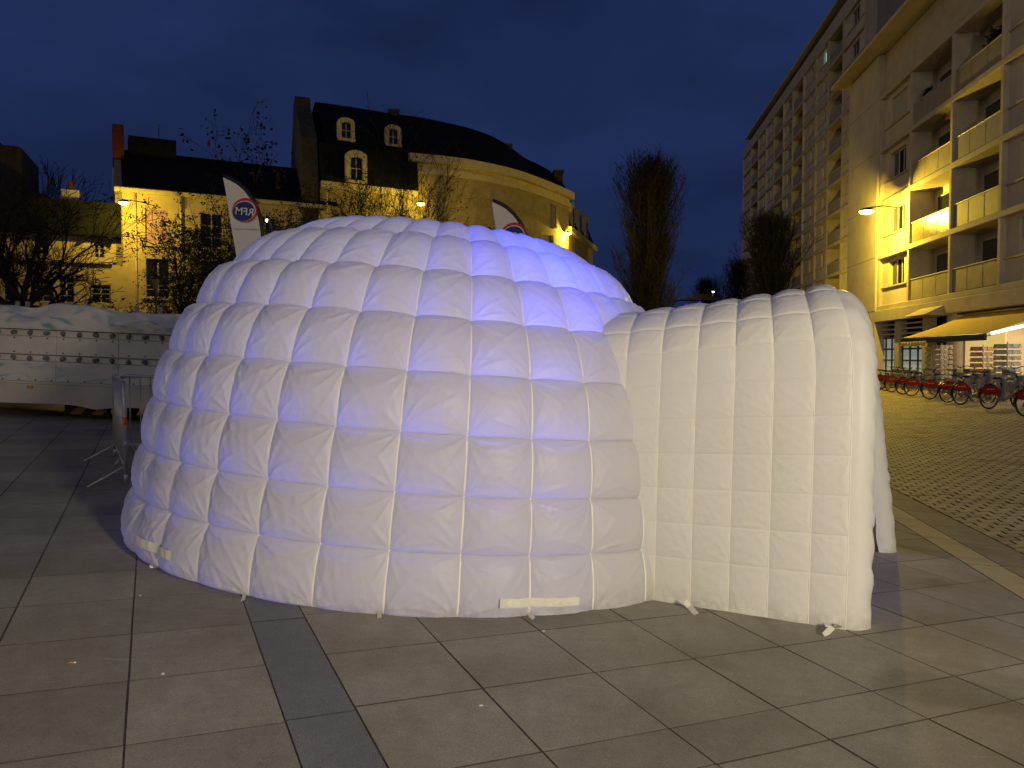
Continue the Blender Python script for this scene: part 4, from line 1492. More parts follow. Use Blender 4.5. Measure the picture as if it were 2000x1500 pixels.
# upper roof, slightly bellied
rf = MB()
for i in range(60):
    for k in range(6):
        t = k / 5
        p = cs[i] * (1 - t) + rs[i] * t
        rf.v.append(bl_(p, ZC + 0.35 + (ZR - ZC - 0.35) * (t ** 0.86)))
for i in range(59):
    for k in range(5):
        a = i * 6 + k
        rf.f.append((a, a + 6, a + 7, a + 1))
n0 = len(rf.v)
for i in range(60):
    b = rs[i] + np.array((-3.0, 5.0)); rf.v.append(bl_(b, ZC))
for i in range(59):
    rf.f.append((i * 6 + 5, (i + 1) * 6 + 5, n0 + i + 1, n0 + i))
roof = rf.build('roof', M['slate'], bank, smooth=False, fix=False)
# curved wall
def ribbon(mb, pts, z0, z1, out=0.0, thick=0.5):
    n = len(pts)
    N_ = []
    for i in range(n):
        d = pts[min(i + 1, n - 1)] - pts[max(i - 1, 0)]
        d = d / np.hypot(*d)
        N_.append(np.array((d[1], -d[0])))
    b = len(mb.v)
    for i in range(n):
        o_ = pts[i] + N_[i] * out; in_ = pts[i] - N_[i] * thick
        mb.v += [bl_(o_, z0), bl_(o_, z1), bl_(in_, z1), bl_(in_, z0)]
    for i in range(n - 1):
        for q in range(4):
            mb.f.append((b + 4 * i + q, b + 4 * i + (q + 1) % 4, b + 4 * i + 4 + (q + 1) % 4, b + 4 * i + 4 + q))
    mb.f.append((b, b + 1, b + 2, b + 3)); e = b + 4 * (n - 1)
    mb.f.append((e + 3, e + 2, e + 1, e))
    return mb
i0 = int(np.argmin(np.abs(cs[:, 0] + 7.2)))
ribbon(MB(), cs[i0:], 0, ZC - 0.9).build('curved_wall', M['limestone'], bank)
ribbon(MB(), cs[i0:], ZC - 0.9, ZC - 0.5, 0.22).build('cornice_band', M['limestone_trim'], bank)
ribbon(MB(), cs[i0:], ZC - 0.2, ZC + 0.34, 0.55).build('cornice', M['limestone_trim'], bank)
ribbon(MB(), cs[i0:], ZC - 0.5, ZC - 0.2, 0.08).build('frieze', M['limestone_trim'], bank)
# lower left front with slate mansard
lw = np.array([(-12.5, 51.45), (-9.7, 53.0), (-6.6, 54.75)])
lw = smooth_poly([tuple(p) for p in lw], 12)
ribbon(MB(), lw, 0, ZE - 0.5, 0.0).build('front_wall', M['limestone'], bank)
ribbon(MB(), lw, ZE - 0.5, ZE - 0.05, 0.30).build('eaves_cornice', M['limestone_trim'], bank)
ms = MB()
for i in range(12):
    d = lw[min(i + 1, 11)] - lw[max(i - 1, 0)]; d = d / np.hypot(*d); nn = np.array((d[1], -d[0]))
    ms.v += [bl_(lw[i] + nn * 0.35, ZE), bl_(lw[i] + nn * 0.05, ZC + 0.3), bl_(lw[i] - nn * 0.5, ZC + 0.4), bl_(lw[i] - nn * 0.5, ZE)]
for i in range(11):
    for q in range(4):
        ms.f.append((4 * i + q, 4 * i + (q + 1) % 4, 4 * i + 4 + (q + 1) % 4, 4 * i + 4 + q))
ms.f += [(0, 1, 2, 3), (47, 46, 45, 44)]
ms.build('mansard_slope', M['slate'], bank)
MB().tube([bl_(lw[0] + np.array((0.45, -0.15)), 0), bl_(lw[0] + np.array((0.45, -0.15)), ZE - 0.5)], 0.07, 8).build('drainpipe', M['limestone_trim'], bank)
# gable end with parapet and chimney
gd = np.array((-0.345, 0.94))
def gpt(t, z): p = np.array((-12.55, 51.2)) + gd * t; return bl_(p, z)
gpoly = [(0, 0), (0, ZE + 0.2), (0.5, ZC + 0.6), (2.2, ZC + 2.0), (4.3, ZR - 0.9), (4.4, ZR - 0.3), (4.9, ZR + 0.0), (6.4, ZR - 0.15), (6.5, ZR - 0.9), (9.5, ZC), (9.5, 0)]
gm = MB()
off = np.array((-0.94, -0.345)) * 1.0
n = len(gpoly)
for t, z in gpoly: gm.v.append(gpt(t, z))
for t, z in gpoly:
    p = gpt(t, z); gm.v.append((p[0] + off[0], p[1] + off[1], z))
gm.f = [tuple(range(n)), tuple(range(2 * n - 1, n - 1, -1))] + [(i, (i + 1) % n, n + (i + 1) % n, n + i) for i in range(n)]
gm.build('gable_wall', M['old_stone'], bank)
def chim(px, py, Y, wd, ht):
    p = W(px, py, Y)
    o = MB().bbox(-wd / 2, wd / 2, -wd / 2, wd / 2, -1.2, ht, 0.03).bbox(-wd / 2 - 0.1, wd / 2 + 0.1, -wd / 2 - 0.1, wd / 2 + 0.1, ht + 0.003, ht + 0.22, 0.02).build('chimney_stack', M['old_stone'], bank, fix=False)
    o.location = p - BO
    return o
chim(768, 228, 59.5, 0.55, 0.25)
chim(992, 290, 68.0, 0.6, 0.1)
chim(1018, 318, 72.0, 0.6, 0.1)
# dormers
def arch_pts(wd, ht, rise, n=8):
    pts = [(-wd / 2, 0)]
    for k in range(n + 1):
        a = math.pi * k / n
        pts.append((-wd / 2 * math.cos(a), ht - rise + rise * math.sin(a)))
    pts.append((wd / 2, 0))
    return pts
def dormer(px, py_bot, py_top, wpx, Y, depth=1.6, parent=bank, org=BO, ang=None, lit=None):
    wd = wpx / F * Y; ht = (py_bot - py_top) / F * Y
    p = W(px, py_bot, Y)
    ang = math.atan2(CDv.y, CDv.x) if ang is None else ang
    o = MB()
    outer = arch_pts(wd, ht, wd * 0.28); inner_ = arch_pts(wd * 0.56, ht * 0.74, wd * 0.10)
    n = len(outer)
    vs_ = [(x, 0, z) for x, z in outer] + [(x, 0, z + ht * 0.04) for x, z in inner_] + [(x, 0.3, z) for x, z in outer] + [(x, 0.3, z + ht * 0.04) for x, z in inner_]
    fs = []
    for i in range(n - 1):
        fs += [(i, i + 1, n + i + 1, n + i), (2 * n + i, 2 * n + i + 1, i + 1, i), (n + i, n + i + 1, 3 * n + i + 1, 3 * n + i)]
    o.add(vs_, fs)
    ob = o.build('dormer', M['limestone_trim'], parent)
    ob.location = p - org
    ob.rotation_euler = (0, 0, ang)
    MB().prism(inner_, 'y', 0.16, 0.2).build('pane', M['glass'], ob)
    MB().prism([(x * 0.98, z * 0.97) for x, z in outer], 'y', 0.31, depth).build('dormer_cheeks', M['slate'], ob)
    MB().bbox(-wd / 2, wd / 2, -0.12, 0.15, -0.16, -0.003, 0.02).build('sill', M['limestone_trim'], ob, fix=False)
    fr = MB().box(-0.03, 0.03, 0.12, 0.158, 0.05, ht * 0.7)
    fr.box(-wd * 0.28, wd * 0.28, 0.125, 0.158, ht * 0.38, ht * 0.41)
    fr.build('window_frame', M['frame'], ob, fix=False)
    return ob
dormer(677, 270, 230, 33, 52.3, 2.6)
dormer(769, 282, 244, 32, 54.6, 2.6)
dormer(697, 352, 294, 42, 51.9, 1.0)
# carved niche and lower openings on the curved wall
def wall_box(px, py0, py1, wpx, Y, out, m, name, ang):
    p = W(px, py0, Y)
    wd = wpx / F * Y / 2; ht = (py0 - py1) / F * Y
    o = MB().prism(arch_pts(wd * 2, ht, wd * 0.4), 'y', -out, 0.4).build(name, m, bank)
    o.location = p - BO; o.rotation_euler = (0, 0, ang)
    return o
def y_on_curve(px):
    m_ = (px - 1000) / F
    i = int(np.argmin(np.abs(cs[:, 0] / cs[:, 1] - m_)))
    d = cs[min(i + 1, 59)] - cs[max(i - 1, 0)]
    return cs[i, 1], math.atan2(d[1], d[0])
Yn, an = y_on_curve(1082)
wall_box(1082, 447, 401, 11, Yn - 0.25, 0.12, M['limestone_trim'], 'carved_niche', an)
fg = MB()
for q in range(9):
    fg.bbox(-0.12 - 0.05 * math.sin(q * 1.7), 0.12 + 0.05 * math.cos(q * 2.1), -0.22, -0.1, q * 0.2, q * 0.2 + 0.19, 0.03)
fgo = fg.build('carved_relief', M['limestone'], bank, fix=False)
fgo.location = W(1082, 445, Yn - 0.3) - BO; fgo.rotation_euler = (0, 0, an)
for (px, py0, py1, wpx) in ((915, 470, 448, 10), (955, 474, 444, 10), (1013, 478, 441, 9), (1055, 482, 452, 10), (1078, 490, 460, 12)):
    Yn, an = y_on_curve(px)
    wall_box(px, py0, py1, wpx, Yn - 0.05, 0.03, M['glass'], 'wall_opening', an)

# engraved name on the curved wall
def text_mesh(txt, size, name, bold=0.0):
    cu = bpy.data.curves.new(name, 'FONT')
    cu.body = txt
    cu.size = size
    cu.align_x = 'CENTER'
    cu.offset = bold
    cu.resolution_u = 2
    o = bpy.data.objects.new(name, cu)
    sc.collection.objects.link(o)
    bpy.context.view_layer.update()
    me = bpy.data.meshes.new_from_object(o.evaluated_get(bpy.context.evaluated_depsgraph_get()))
    bpy.data.objects.remove(o)
    return me
arc_len = np.concatenate([[0], np.cumsum(np.hypot(*np.diff(cs, axis=0).T))])
M['engraved'] = mat('engraved_letters', (0.245, 0.20, 0.13), 0.95, noise=0.1, nscale=4)
def bend_text(txt, s_mid, z, size, name):
    me = text_mesh(txt, size, name)
    co = np.zeros(len(me.vertices) * 3)
    me.vertices.foreach_get('co', co)
    co = co.reshape(-1, 3)
    out = np.zeros_like(co)
    s_ = s_mid + co[:, 0]
    X = np.interp(s_, arc_len, cs[:, 0]); Y = np.interp(s_, arc_len, cs[:, 1])
    X2 = np.interp(s_ + 0.05, arc_len, cs[:, 0]); Y2 = np.interp(s_ + 0.05, arc_len, cs[:, 1])
    dx, dy = X2 - X, Y2 - Y
    l = np.hypot(dx, dy) + 1e-9
    out[:, 0] = X + dy / l * 0.012 - BO.x; out[:, 1] = Y - dx / l * 0.012 - BO.y; out[:, 2] = z + co[:, 1]
    me.vertices.foreach_set('co', out.reshape(-1))
    me.materials.clear()
    me.materials.append(M['engraved'])
    me.update()
    return tag(link(name, me, bank), kind='stuff')
sm = float(np.interp(990, 1000 + F * cs[:, 0] / cs[:, 1], arc_len))
bend_text("CAISSE D'EPARGNE", sm, 12.4, 1.05, 'engraved_lettering')
bend_text("ET DE PREVOYANCE", sm + 0.2, 10.9, 1.05, 'engraved_lettering')
# right wing running back along the side street
WD = Vector((0.27, 0.963, 0))
wing0 = Vector((4.75, 67.9, 0))
def wing_pt(t, z, out=0.0): 
    p = wing0 + WD * t + Vector((0.963, -0.27, 0)) * out
    return (p.x - BO.x, p.y - BO.y, z)
def wing_box(name, t0, t1, o0, o1, z0, z1, m, parent=bank):
    mb = MB()
    c = [wing_pt(t0, z0, o0), wing_pt(t1, z0, o0), wing_pt(t1, z0, o1), wing_pt(t0, z0, o1)]
    c += [(p[0], p[1], z1) for p in c]
    mb.add(c, [(3, 2, 1, 0), (4, 5, 6, 7), (0, 1, 5, 4), (1, 2, 6, 5), (2, 3, 7, 6), (3, 0, 4, 7)])
    return mb.build(name, m, parent)
wing_box('wing_wall', 0, 13, -4, 0.0, 0, 12.3, M['limestone'])
wing_box('wing_cornice', -0.3, 13.2, -4, 0.45, 12.3, 12.75, M['limestone_trim'])
rfw = MB()
rfw.add([wing_pt(0, 12.75, 0.2), wing_pt(13, 12.75, 0.2), wing_pt(13, 15.6, -0.9), wing_pt(0, 15.6, -0.9), wing_pt(0, 12.75, -4), wing_pt(13, 12.75, -4), wing_pt(13, 16.2, -4), wing_pt(0, 16.2, -4)],
        [(0, 1, 2, 3), (3, 2, 6, 7), (0, 3, 7, 4), (1, 5, 6, 2), (4, 7, 6, 5)])
rfw.build('wing_roof', M['slate'], bank)
wa = math.atan2(WD.y, WD.x)
for t in (2.0, 5.4, 8.8):
    p = wing_pt(t, 12.8, 0.15)
    q = Vector(p) + BO
    px_ = 1000 + F * q.x / q.y
    d_ = MB().prism(arch_pts(1.25, 2.5, 0.5), 'y', 0.0, 1.3).build('dormer', M['limestone_trim'], bank)
    d_.location = p; d_.rotation_euler = (0, 0, wa)
    MB().prism(arch_pts(0.7, 1.9, 0.3), 'y', -0.03, 0.02).build('pane', M['glass'], d_)
for t in (1.5, 4.0, 6.5, 9.0, 11.5):
    for z_ in (3.5, 7.8):
        wing_box('wing_window', t - 0.5, t + 0.5, -0.1, 0.05, z_, z_ + 2.0, M['glass'])
chim(1090, 352, 71.0, 0.8, 0.6)
dormer(1087, 384, 362, 9, 69.5, 1.0)

# ------------------------------------------------------------------ lit lamps that the photograph shows
def wall_lamp(p, d_wall, label, power, col=SODIUM, glow='sodium_glow', sz=0.30, arm=0.9, name='wall_lamp', pole=None, radius=0.08):
    e = tag(empty(name, p), label, 'lamp', 'sodium lamps round the square')
    dv = Vector(d_wall).normalized()
    MB().lathe([(0.0, 0.16), (sz * 0.5, 0.13), (sz, 0.02), (sz, 0.0), (0.0, 0.0)], 16).build('lamp_hood', M['black_metal'], e, smooth=True)
    MB().lathe([(sz * 0.9, -0.005), (sz * 0.75, -0.09), (sz * 0.35, -0.15), (0.0, -0.16)], 16).build('lamp_glass', M[glow], e, smooth=True)
    if pole is None:
        MB().tube([(0, 0, 0.15), dv * arm * 0.5 + Vector((0, 0, 0.22)), dv * arm + Vector((0, 0, 0.1))], 0.03, 6).build('bracket', M['black_metal'], e, smooth=True)
    else:
        MB().tube([(0, 0, 0.15), dv * 0.35 + Vector((0, 0, 0.1)), dv * 0.5 + Vector((0, 0, -1)), dv * 0.5 + Vector((0, 0, -pole))], 0.06, 8).build('pole', M['black_metal'], e, smooth=True)
    d = bpy.data.lights.new('lamp_light', 'POINT')
    d.energy = power; d.color = col; d.shadow_soft_size = radius
    l = bpy.data.objects.new('lamp_light', d)
    sc.collection.objects.link(l); l.parent = e; l.location = (0, 0, -0.19 - radius)
    return e
wall_lamp(W(241, 395, 44.0), (0.46, 0.89, 0), 'glowing sodium lamp under the eaves of the ochre townhouse', 850, arm=2.4)
wall_lamp(W(822, 397, 52.2), (0.3, 0.95, 0), 'glowing sodium lamp among the twigs before the bank', 700, pole=10, name='street_lamp')
wall_lamp(W(1110, 455, 66.4), (-0.6, 0.8, 0), 'glowing sodium lamp on the rounded corner of the bank', 900, arm=1.2)
wall_lamp(W(1693, 412, 39.2), (0.98, -0.2, 0), 'glowing sodium lamp on the corner of the nearer flats', 3300, arm=1.5, sz=0.42)
wall_lamp(W(1526, 567, 64.0), (0.1, 1, 0), 'small amber lamp behind the inflatable tunnel under a bare tree', 3200, pole=5, name='street_lamp', sz=0.2)
wall_lamp(W(521, 428, 40.0), (0.1, 1, 0), 'tiny white lamp beside the tall feather flag', 6, col=(1, 0.9, 0.75), glow='white_glow', sz=0.06, pole=7, name='street_lamp')
wall_lamp(W(1393, 569, 90.0), (0.1, 1, 0), 'pale twin street lamp far down the avenue', 60, col=(0.9, 1, 0.9), glow='white_glow', sz=0.16, pole=8, name='street_lamp')
# unlit lantern post in front of the townhouse
lp = tag(empty('lantern_post', (W(305, 600, 33).x, 33, gz(-14, 33))), 'unlit old lantern on a post before the townhouse window', 'lantern')
zt = W(305, 565, 33).z - lp.location.z
MB().tube([(0, 0, 0), (0, 0, zt)], 0.045, 8).build('pole', M['black_metal'], lp)
MB().lathe([(0.09, 0), (0.17, 0.42), (0.0, 0.42)], 6, (0, 0, zt)).build('lantern_glass', mat('dull_lantern_glass', (0.25, 0.2, 0.09), 0.3, noise=0.2, nscale=6), lp)
MB().lathe([(0.22, 0.42), (0.18, 0.52), (0.05, 0.66), (0, 0.7)], 6, (0, 0, zt)).build('lantern_cap', M['black_metal'], lp)

# blue lit stall far down the avenue
bs = tag(empty('market_stall', W(1352, 612, 88)), 'far market stall glowing violet blue beyond the tunnel', 'stall')
bglow = lamp_mat('violet_stall_light', (0.06, 0.02, 0.75), 0.55)
for i, x in enumerate((-0.6, 0.9, 2.0, 3.2)):
    MB().prism([(x - 0.5, -2), (x + 0.5, -2), (x + 0.45, 0.5 + 0.3 * (i % 2)), (x, 1.1 + 0.3 * (i % 2)), (x - 0.45, 0.5)], 'y', 0.0, 1.0).build('lit_panel', bglow, bs)
MB().prism([(-1.6, 1.5), (4.0, 1.5), (1.2, 2.2)], 'y', -0.2, 1.6).build('stall_roof', M['black_metal'], bs)

# ------------------------------------------------------------------ trees
def grow(mbT, mbC, p, d, L, r, lvl, maxl, rr, prm):
    """one limb of nseg pieces, then its children"""
    nseg = prm.get('nseg', 4) if lvl < 3 else 2
    pts, rad = [p.copy()], [r]
    taper = prm.get('taper', 0.62)
    for i in range(nseg):
        jit = Vector((rr.gauss(0, 1), rr.gauss(0, 1), rr.gauss(0, 1))) * prm.get('wob', 0.12)
        d = (d + jit + Vector((0, 0, prm.get('up', 0.06)))).normalized()
        p = p + d * (L / nseg)
        pts.append(p.copy())
        rad.append(max(r * (1 - (1 - taper) * (i + 1) / nseg), prm.get('rmin', 0.006)))
    (mbT if lvl <= 1 else mbC).tube(pts, rad, 6 if lvl <= 1 else (4 if lvl == 2 else 3), caps=False)
    if lvl >= maxl:
        if prm.get('leaf') and rr.random() < prm['leaf']:
            prm['leaves'].append((pts[-1], d.copy()))
        return
    n = prm['kids'][min(lvl, len(prm['kids']) - 1)]
    for k in range(n):
        f = rr.uniform(prm.get('f0', 0.35), 1.0) if k < n - 1 else 1.0
        if lvl == 0 and prm.get('fork'): f = rr.uniform(0.85, 1.0)
        q = f * nseg
        i = min(int(q), nseg - 1)
        pp_ = pts[i].lerp(pts[i + 1], q - i)
        ax = d.orthogonal().normalized()
        ax = Matrix.Rotation(rr.uniform(0, 6.283), 3, d) @ ax
        ang = rr.uniform(*prm['ang'])
        nd = (Matrix.Rotation(ang, 3, ax) @ d).normalized()
        rb = rad[i] * prm.get('rk', 0.62) * rr.uniform(0.75, 1.05)
        grow(mbT, mbC, pp_, nd, L * prm.get('lk', 0.72) * rr.uniform(0.75, 1.2) * (1.0 - 0.25 * (1 - f)), rb, lvl + 1, maxl, rr, prm)

def tree(name, base, label, H, r0, seed, prm, maxl=5, d0=(0, 0, 1), leafmat=None, leafsize=0.12, leafn=1, group='bare winter trees round the square'):
    rr = random.Random(seed)
    e = tag(empty(name, base), label, 'tree', group)
    T, C = MB(), MB()
    prm = dict(prm); prm['leaves'] = []
    grow(T, C, Vector((0, 0, -0.1)), Vector(d0).normalized(), H, r0, 0, maxl, rr, prm)
    T.build('trunk', M['bark'], e, smooth=True, fix=False)
    if prm['leaves']:
        for p, d in prm['leaves']:
            for q in range(leafn):
                pos = p + Vector((rr.gauss(0, 1), rr.gauss(0, 1), rr.gauss(0, 1))) * leafsize * 0.9
                u = Vector((rr.gauss(0, 0.6), rr.gauss(0, 0.6), rr.uniform(-1, 0.2))).normalized() * leafsize * rr.uniform(0.6, 1.2)
                v = u.orthogonal().normalized() * leafsize * rr.uniform(0.25, 0.5)
                C.add([pos, pos + u * 0.5 + v, pos + u, pos + u * 0.5 - v], [(0, 1, 2, 3)])
    o = C.build('crown', M['twig'] if leafmat is None else leafmat, e, fix=False)
    return e, len(C.f)

def at_ground(px, Y):
    X = (px - 1000) / F * Y
    return (X, Y, gz(X, Y))
cnt = []
# wide pollarded tree by the trailer
def spreading_tree(base, label, fork_z, seed):
    rr = random.Random(seed)
    e = tag(empty('bare_tree', base), label, 'tree', 'bare winter trees round the square')
    T, C = MB(), MB()
    T.tube([(0, 0, -0.1), (0.03, 0, fork_z * 0.5), (0.0, 0, fork_z)], [0.34, 0.27, 0.30], 10, caps=False)
    prm = dict(kids=[5, 5, 5, 4, 3], ang=(0.25, 0.8), up=0.022, wob=0.12, lk=0.70, rk=0.58, f0=0.25, rmin=0.010, nseg=5, leaves=[])
    for i in range(9):
        az = i * 0.70 + rr.uniform(-0.2, 0.2)
        elv = rr.uniform(0.10, 0.45) if i % 3 else rr.uniform(0.6, 1.0)
        d = Vector((math.cos(az) * math.cos(elv), math.sin(az) * math.cos(elv) * 0.8, math.sin(elv)))
        grow(T, C, Vector((0, 0, fork_z - 0.15)), d, rr.uniform(1.6, 2.1), rr.uniform(0.10, 0.15), 1, 5, rr, prm)
    T.build('trunk', M['bark'], e, smooth=True, fix=False)
    C.build('crown', M['twig'], e, fix=False)
    return len(C.f)
cnt.append(spreading_tree(at_ground(48, 27), 'wide spreading bare tree forking just above the trailer', 2.5, 12))
# tree with seed pods showing over the townhouse roof
e_, n_ = tree('pod_tree', at_ground(455, 56), 'tree with clustered dry seed pods rising over the dark roof', 8.0, 0.26, 23,
     dict(kids=[8, 6, 4, 3], ang=(0.25, 0.75), up=0.05, wob=0.10, lk=0.62, rk=0.5, f0=0.45, leaf=0.75, rmin=0.014), 4, leafmat=M['pod'], leafsize=0.30, leafn=2)
cnt.append(n_)
cnt.append(tree('pod_tree', at_ground(540, 57), 'second pod bearing tree close to the bank gable', 7.2, 0.24, 29,
     dict(kids=[8, 6, 4, 3], ang=(0.25, 0.7), up=0.05, wob=0.10, lk=0.62, rk=0.5, f0=0.45, leaf=0.75, rmin=0.014), 4, leafmat=M['pod'], leafsize=0.30, leafn=2)[1])
# dark leafy tree in front of the townhouse
cnt.append(tree('leafy_tree', at_ground(408, 38), 'dense dark leafy tree standing before the townhouse', 3.5, 0.2, 5,
     dict(kids=[9, 7, 5, 4], ang=(0.4, 1.1), up=0.03, wob=0.12, lk=0.70, rk=0.5, f0=0.25, leaf=0.95, rmin=0.010), 4, leafmat=M['dry_leaf'], leafsize=0.11, leafn=10)[1])
cnt.append(tree('leafy_tree', at_ground(470, 40), 'dark leafy tree half hidden behind the first feather flag', 4.6, 0.22, 8,
     dict(kids=[9, 7, 5, 4], ang=(0.4, 1.0), up=0.04, wob=0.12, lk=0.72, rk=0.5, f0=0.25, leaf=0.95, rmin=0.010), 4, leafmat=M['dry_leaf'], leafsize=0.12, leafn=10)[1])
cnt.append(tree('leafy_tree', at_ground(575, 43), 'dark leafy tree in the shadow below the bank gable', 4.7, 0.22, 9,
     dict(kids=[9, 7, 5, 4], ang=(0.4, 1.0), up=0.04, wob=0.12, lk=0.70, rk=0.5, f0=0.25, leaf=0.95, rmin=0.010), 4, leafmat=M['dry_leaf'], leafsize=0.12, leafn=10)[1])
# bare trees before the bank
cnt.append(tree('bare_tree', at_ground(745, 40), 'bare tree whose twigs cross the lamp lit bank wall', 5.4, 0.17, 31,
     dict(kids=[6, 5, 4, 4, 2], ang=(0.3, 0.9), up=0.04, wob=0.12, lk=0.66, rk=0.52, f0=0.4, rmin=0.011), 5)[1])
cnt.append(tree('bare_tree', at_ground(838, 43), 'bare tree with upturned twigs over the curved bank wall', 6.4, 0.18, 37,
     dict(kids=[6, 5, 5, 4, 2], ang=(0.25, 0.8), up=0.06, wob=0.12, lk=0.64, rk=0.52, f0=0.4, rmin=0.011, leaf=0.25), 5, leafmat=M['twig'], leafsize=0.16)[1])
# tall columnar tree
def columnar(base, label, H, rad, seed, n1, name='columnar_tree'):
    rr = random.Random(seed)
    e = tag(empty(name, base), label, 'tree', 'bare winter trees round the square')
    T, C = MB(), MB()
    T.tube([(0, 0, -0.2), (0.05, 0, H * 0.4), (-0.05, 0, H * 0.75), (0, 0, H * 0.97)], [0.40, 0.28, 0.16, 0.02], 8, caps=False)
    T.build('trunk', M['bark'], e, smooth=True, fix=False)
    for i in range(n1):
        f = rr.uniform(0.06, 0.92)
        a = rr.uniform(0, 6.283)
        env = rad * min(1.0, 0.75 + 0.5 * f, ((1.02 - f) / 0.42) ** 0.6) * rr.uniform(0.55, 1.08)
        p = Vector((0, 0, H * f))
        L = min(env / 0.42, (H - p.z) * 0.95 + 0.8) * rr.uniform(0.8, 1.1)
        d = Vector((math.cos(a) * 0.55, math.sin(a) * 0.55, 0.85)).normalized()
        pts, q = [p.copy()], p.copy()
        for k in range(5):
            d = (d + Vector((rr.gauss(0, .08), rr.gauss(0, .08), 0.10))).normalized()
            q = q + d * L / 5
            pts.append(q.copy())
        C.tube(pts, [0.085, 0.068, 0.05, 0.035, 0.022, 0.012], 4, caps=False)
        for k in range(19):
            j = rr.randint(1, 4)
            s_ = pts[j].lerp(pts[j + 1], rr.random())
            dd = Vector((rr.gauss(0, .5), rr.gauss(0, .5), 0.75)).normalized()
            l2 = rr.uniform(0.5, 1.5)
            m1 = s_ + dd * l2 * 0.5
            dd2 = (dd + Vector((rr.gauss(0, .3), rr.gauss(0, .3), 0.15))).normalized()
            C.tube([s_, m1, m1 + dd2 * l2 * 0.5], [0.016, 0.012, 0.008], 3, caps=False)
            for z_ in range(2):
                dd3 = (dd + Vector((rr.gauss(0, .6), rr.gauss(0, .6), rr.gauss(0, .3)))).normalized()
                C.tube([m1, m1 + dd3 * rr.uniform(0.3, 0.7)], [0.010, 0.007], 3, caps=False)
    C.build('crown', M['twig'], e, fix=False)
    return len(C.f)
cnt.append(columnar(at_ground(1265, 70), 'tall dense columnar tree rising behind the igloo', 19.2, 3.1, 3, 400))
cnt.append(columnar(at_ground(1505, 60), 'bare oval tree standing before the taller flats', 11.6, 2.35, 4, 190, 'bare_tree'))
cnt.append(columnar(at_ground(1438, 88), 'dim bare tree beside the edge of the taller flats', 11.5, 2.2, 6, 130, 'bare_tree'))
cnt.append(columnar(at_ground(1380, 104), 'small dim bare tree far down the avenue', 11.0, 2.6, 7, 130, 'bare_tree'))
cnt.append(tree('bare_tree', at_ground(118, 74), 'thin bare tree showing between stone gable and townhouse', 8.0, 0.2, 41,
     dict(kids=[7, 5, 4, 4], ang=(0.2, 0.6), up=0.08, wob=0.09, lk=0.62, rk=0.5, f0=0.45, rmin=0.02), 4)[1])
cnt.append(tree('bare_tree', at_ground(65, 70), 'slim bare tree close to the stone gable', 7.4, 0.18, 43,
     dict(kids=[6, 5, 4, 3], ang=(0.2, 0.6), up=0.08, wob=0.09, lk=0.6, rk=0.5, f0=0.5, rmin=0.02), 4)[1])
print('tree faces', cnt, sum(cnt))

# ------------------------------------------------------------------ icy ride trailer
def ice_mat():
    m = bpy.data.materials.new('painted_ice')
    m.use_nodes = True
    t = m.node_tree; L = t.links
    b = t.nodes['Principled BSDF']
    b.inputs['Roughness'].default_value = 0.55
    tc_ = t.nodes.new('ShaderNodeTexCoord')
    mp_ = t.nodes.new('ShaderNodeMapping')
    mp_.inputs['Rotation'].default_value = (0, 0.7, 0)
    mp_.inputs['Scale'].default_value = (1.1, 1.0, 3.2)
    L.new(tc_.outputs['Object'], mp_.inputs['Vector'])
    n = t.nodes.new('ShaderNodeTexNoise')
    n.inputs['Scale'].default_value = 1.5; n.inputs['Detail'].default_value = 3; n.inputs['Distortion'].default_value = 1.0
    L.new(mp_.outputs['Vector'], n.inputs['Vector'])
    r = t.nodes.new('ShaderNodeValToRGB')
    r.color_ramp.elements[0].position = 0.30; r.color_ramp.elements[0].color = (0.17, 0.32, 0.36, 1)
    r.color_ramp.elements[1].position = 0.47; r.color_ramp.elements[1].color = (0.56, 0.555, 0.53, 1)
    e = r.color_ramp.elements.new(0.40); e.color = (0.42, 0.47, 0.47, 1)
    L.new(n.outputs['Fac'], r.inputs['Fac'])
    L.new(r.outputs['Color'], b.inputs['Base Color'])
    return m
M['ice'] = ice_mat()
tY = 14.6
tb0 = W(160, 760, tY)
trailer = tag(empty('ride_trailer', (tb0.x, tY, gz(tb0.x, tY))), 'white funfair trailer with sculpted ice top and rows of rock studs', 'trailer')
trailer.rotation_euler = (0, 0.042, 0)
MM = tY / F
def tx(px): return (px - 160) * MM
def tz(py): return (CAMH + (YH - py) * MM) - trailer.location.z
xl, xr_ = tx(-260), tx(470)
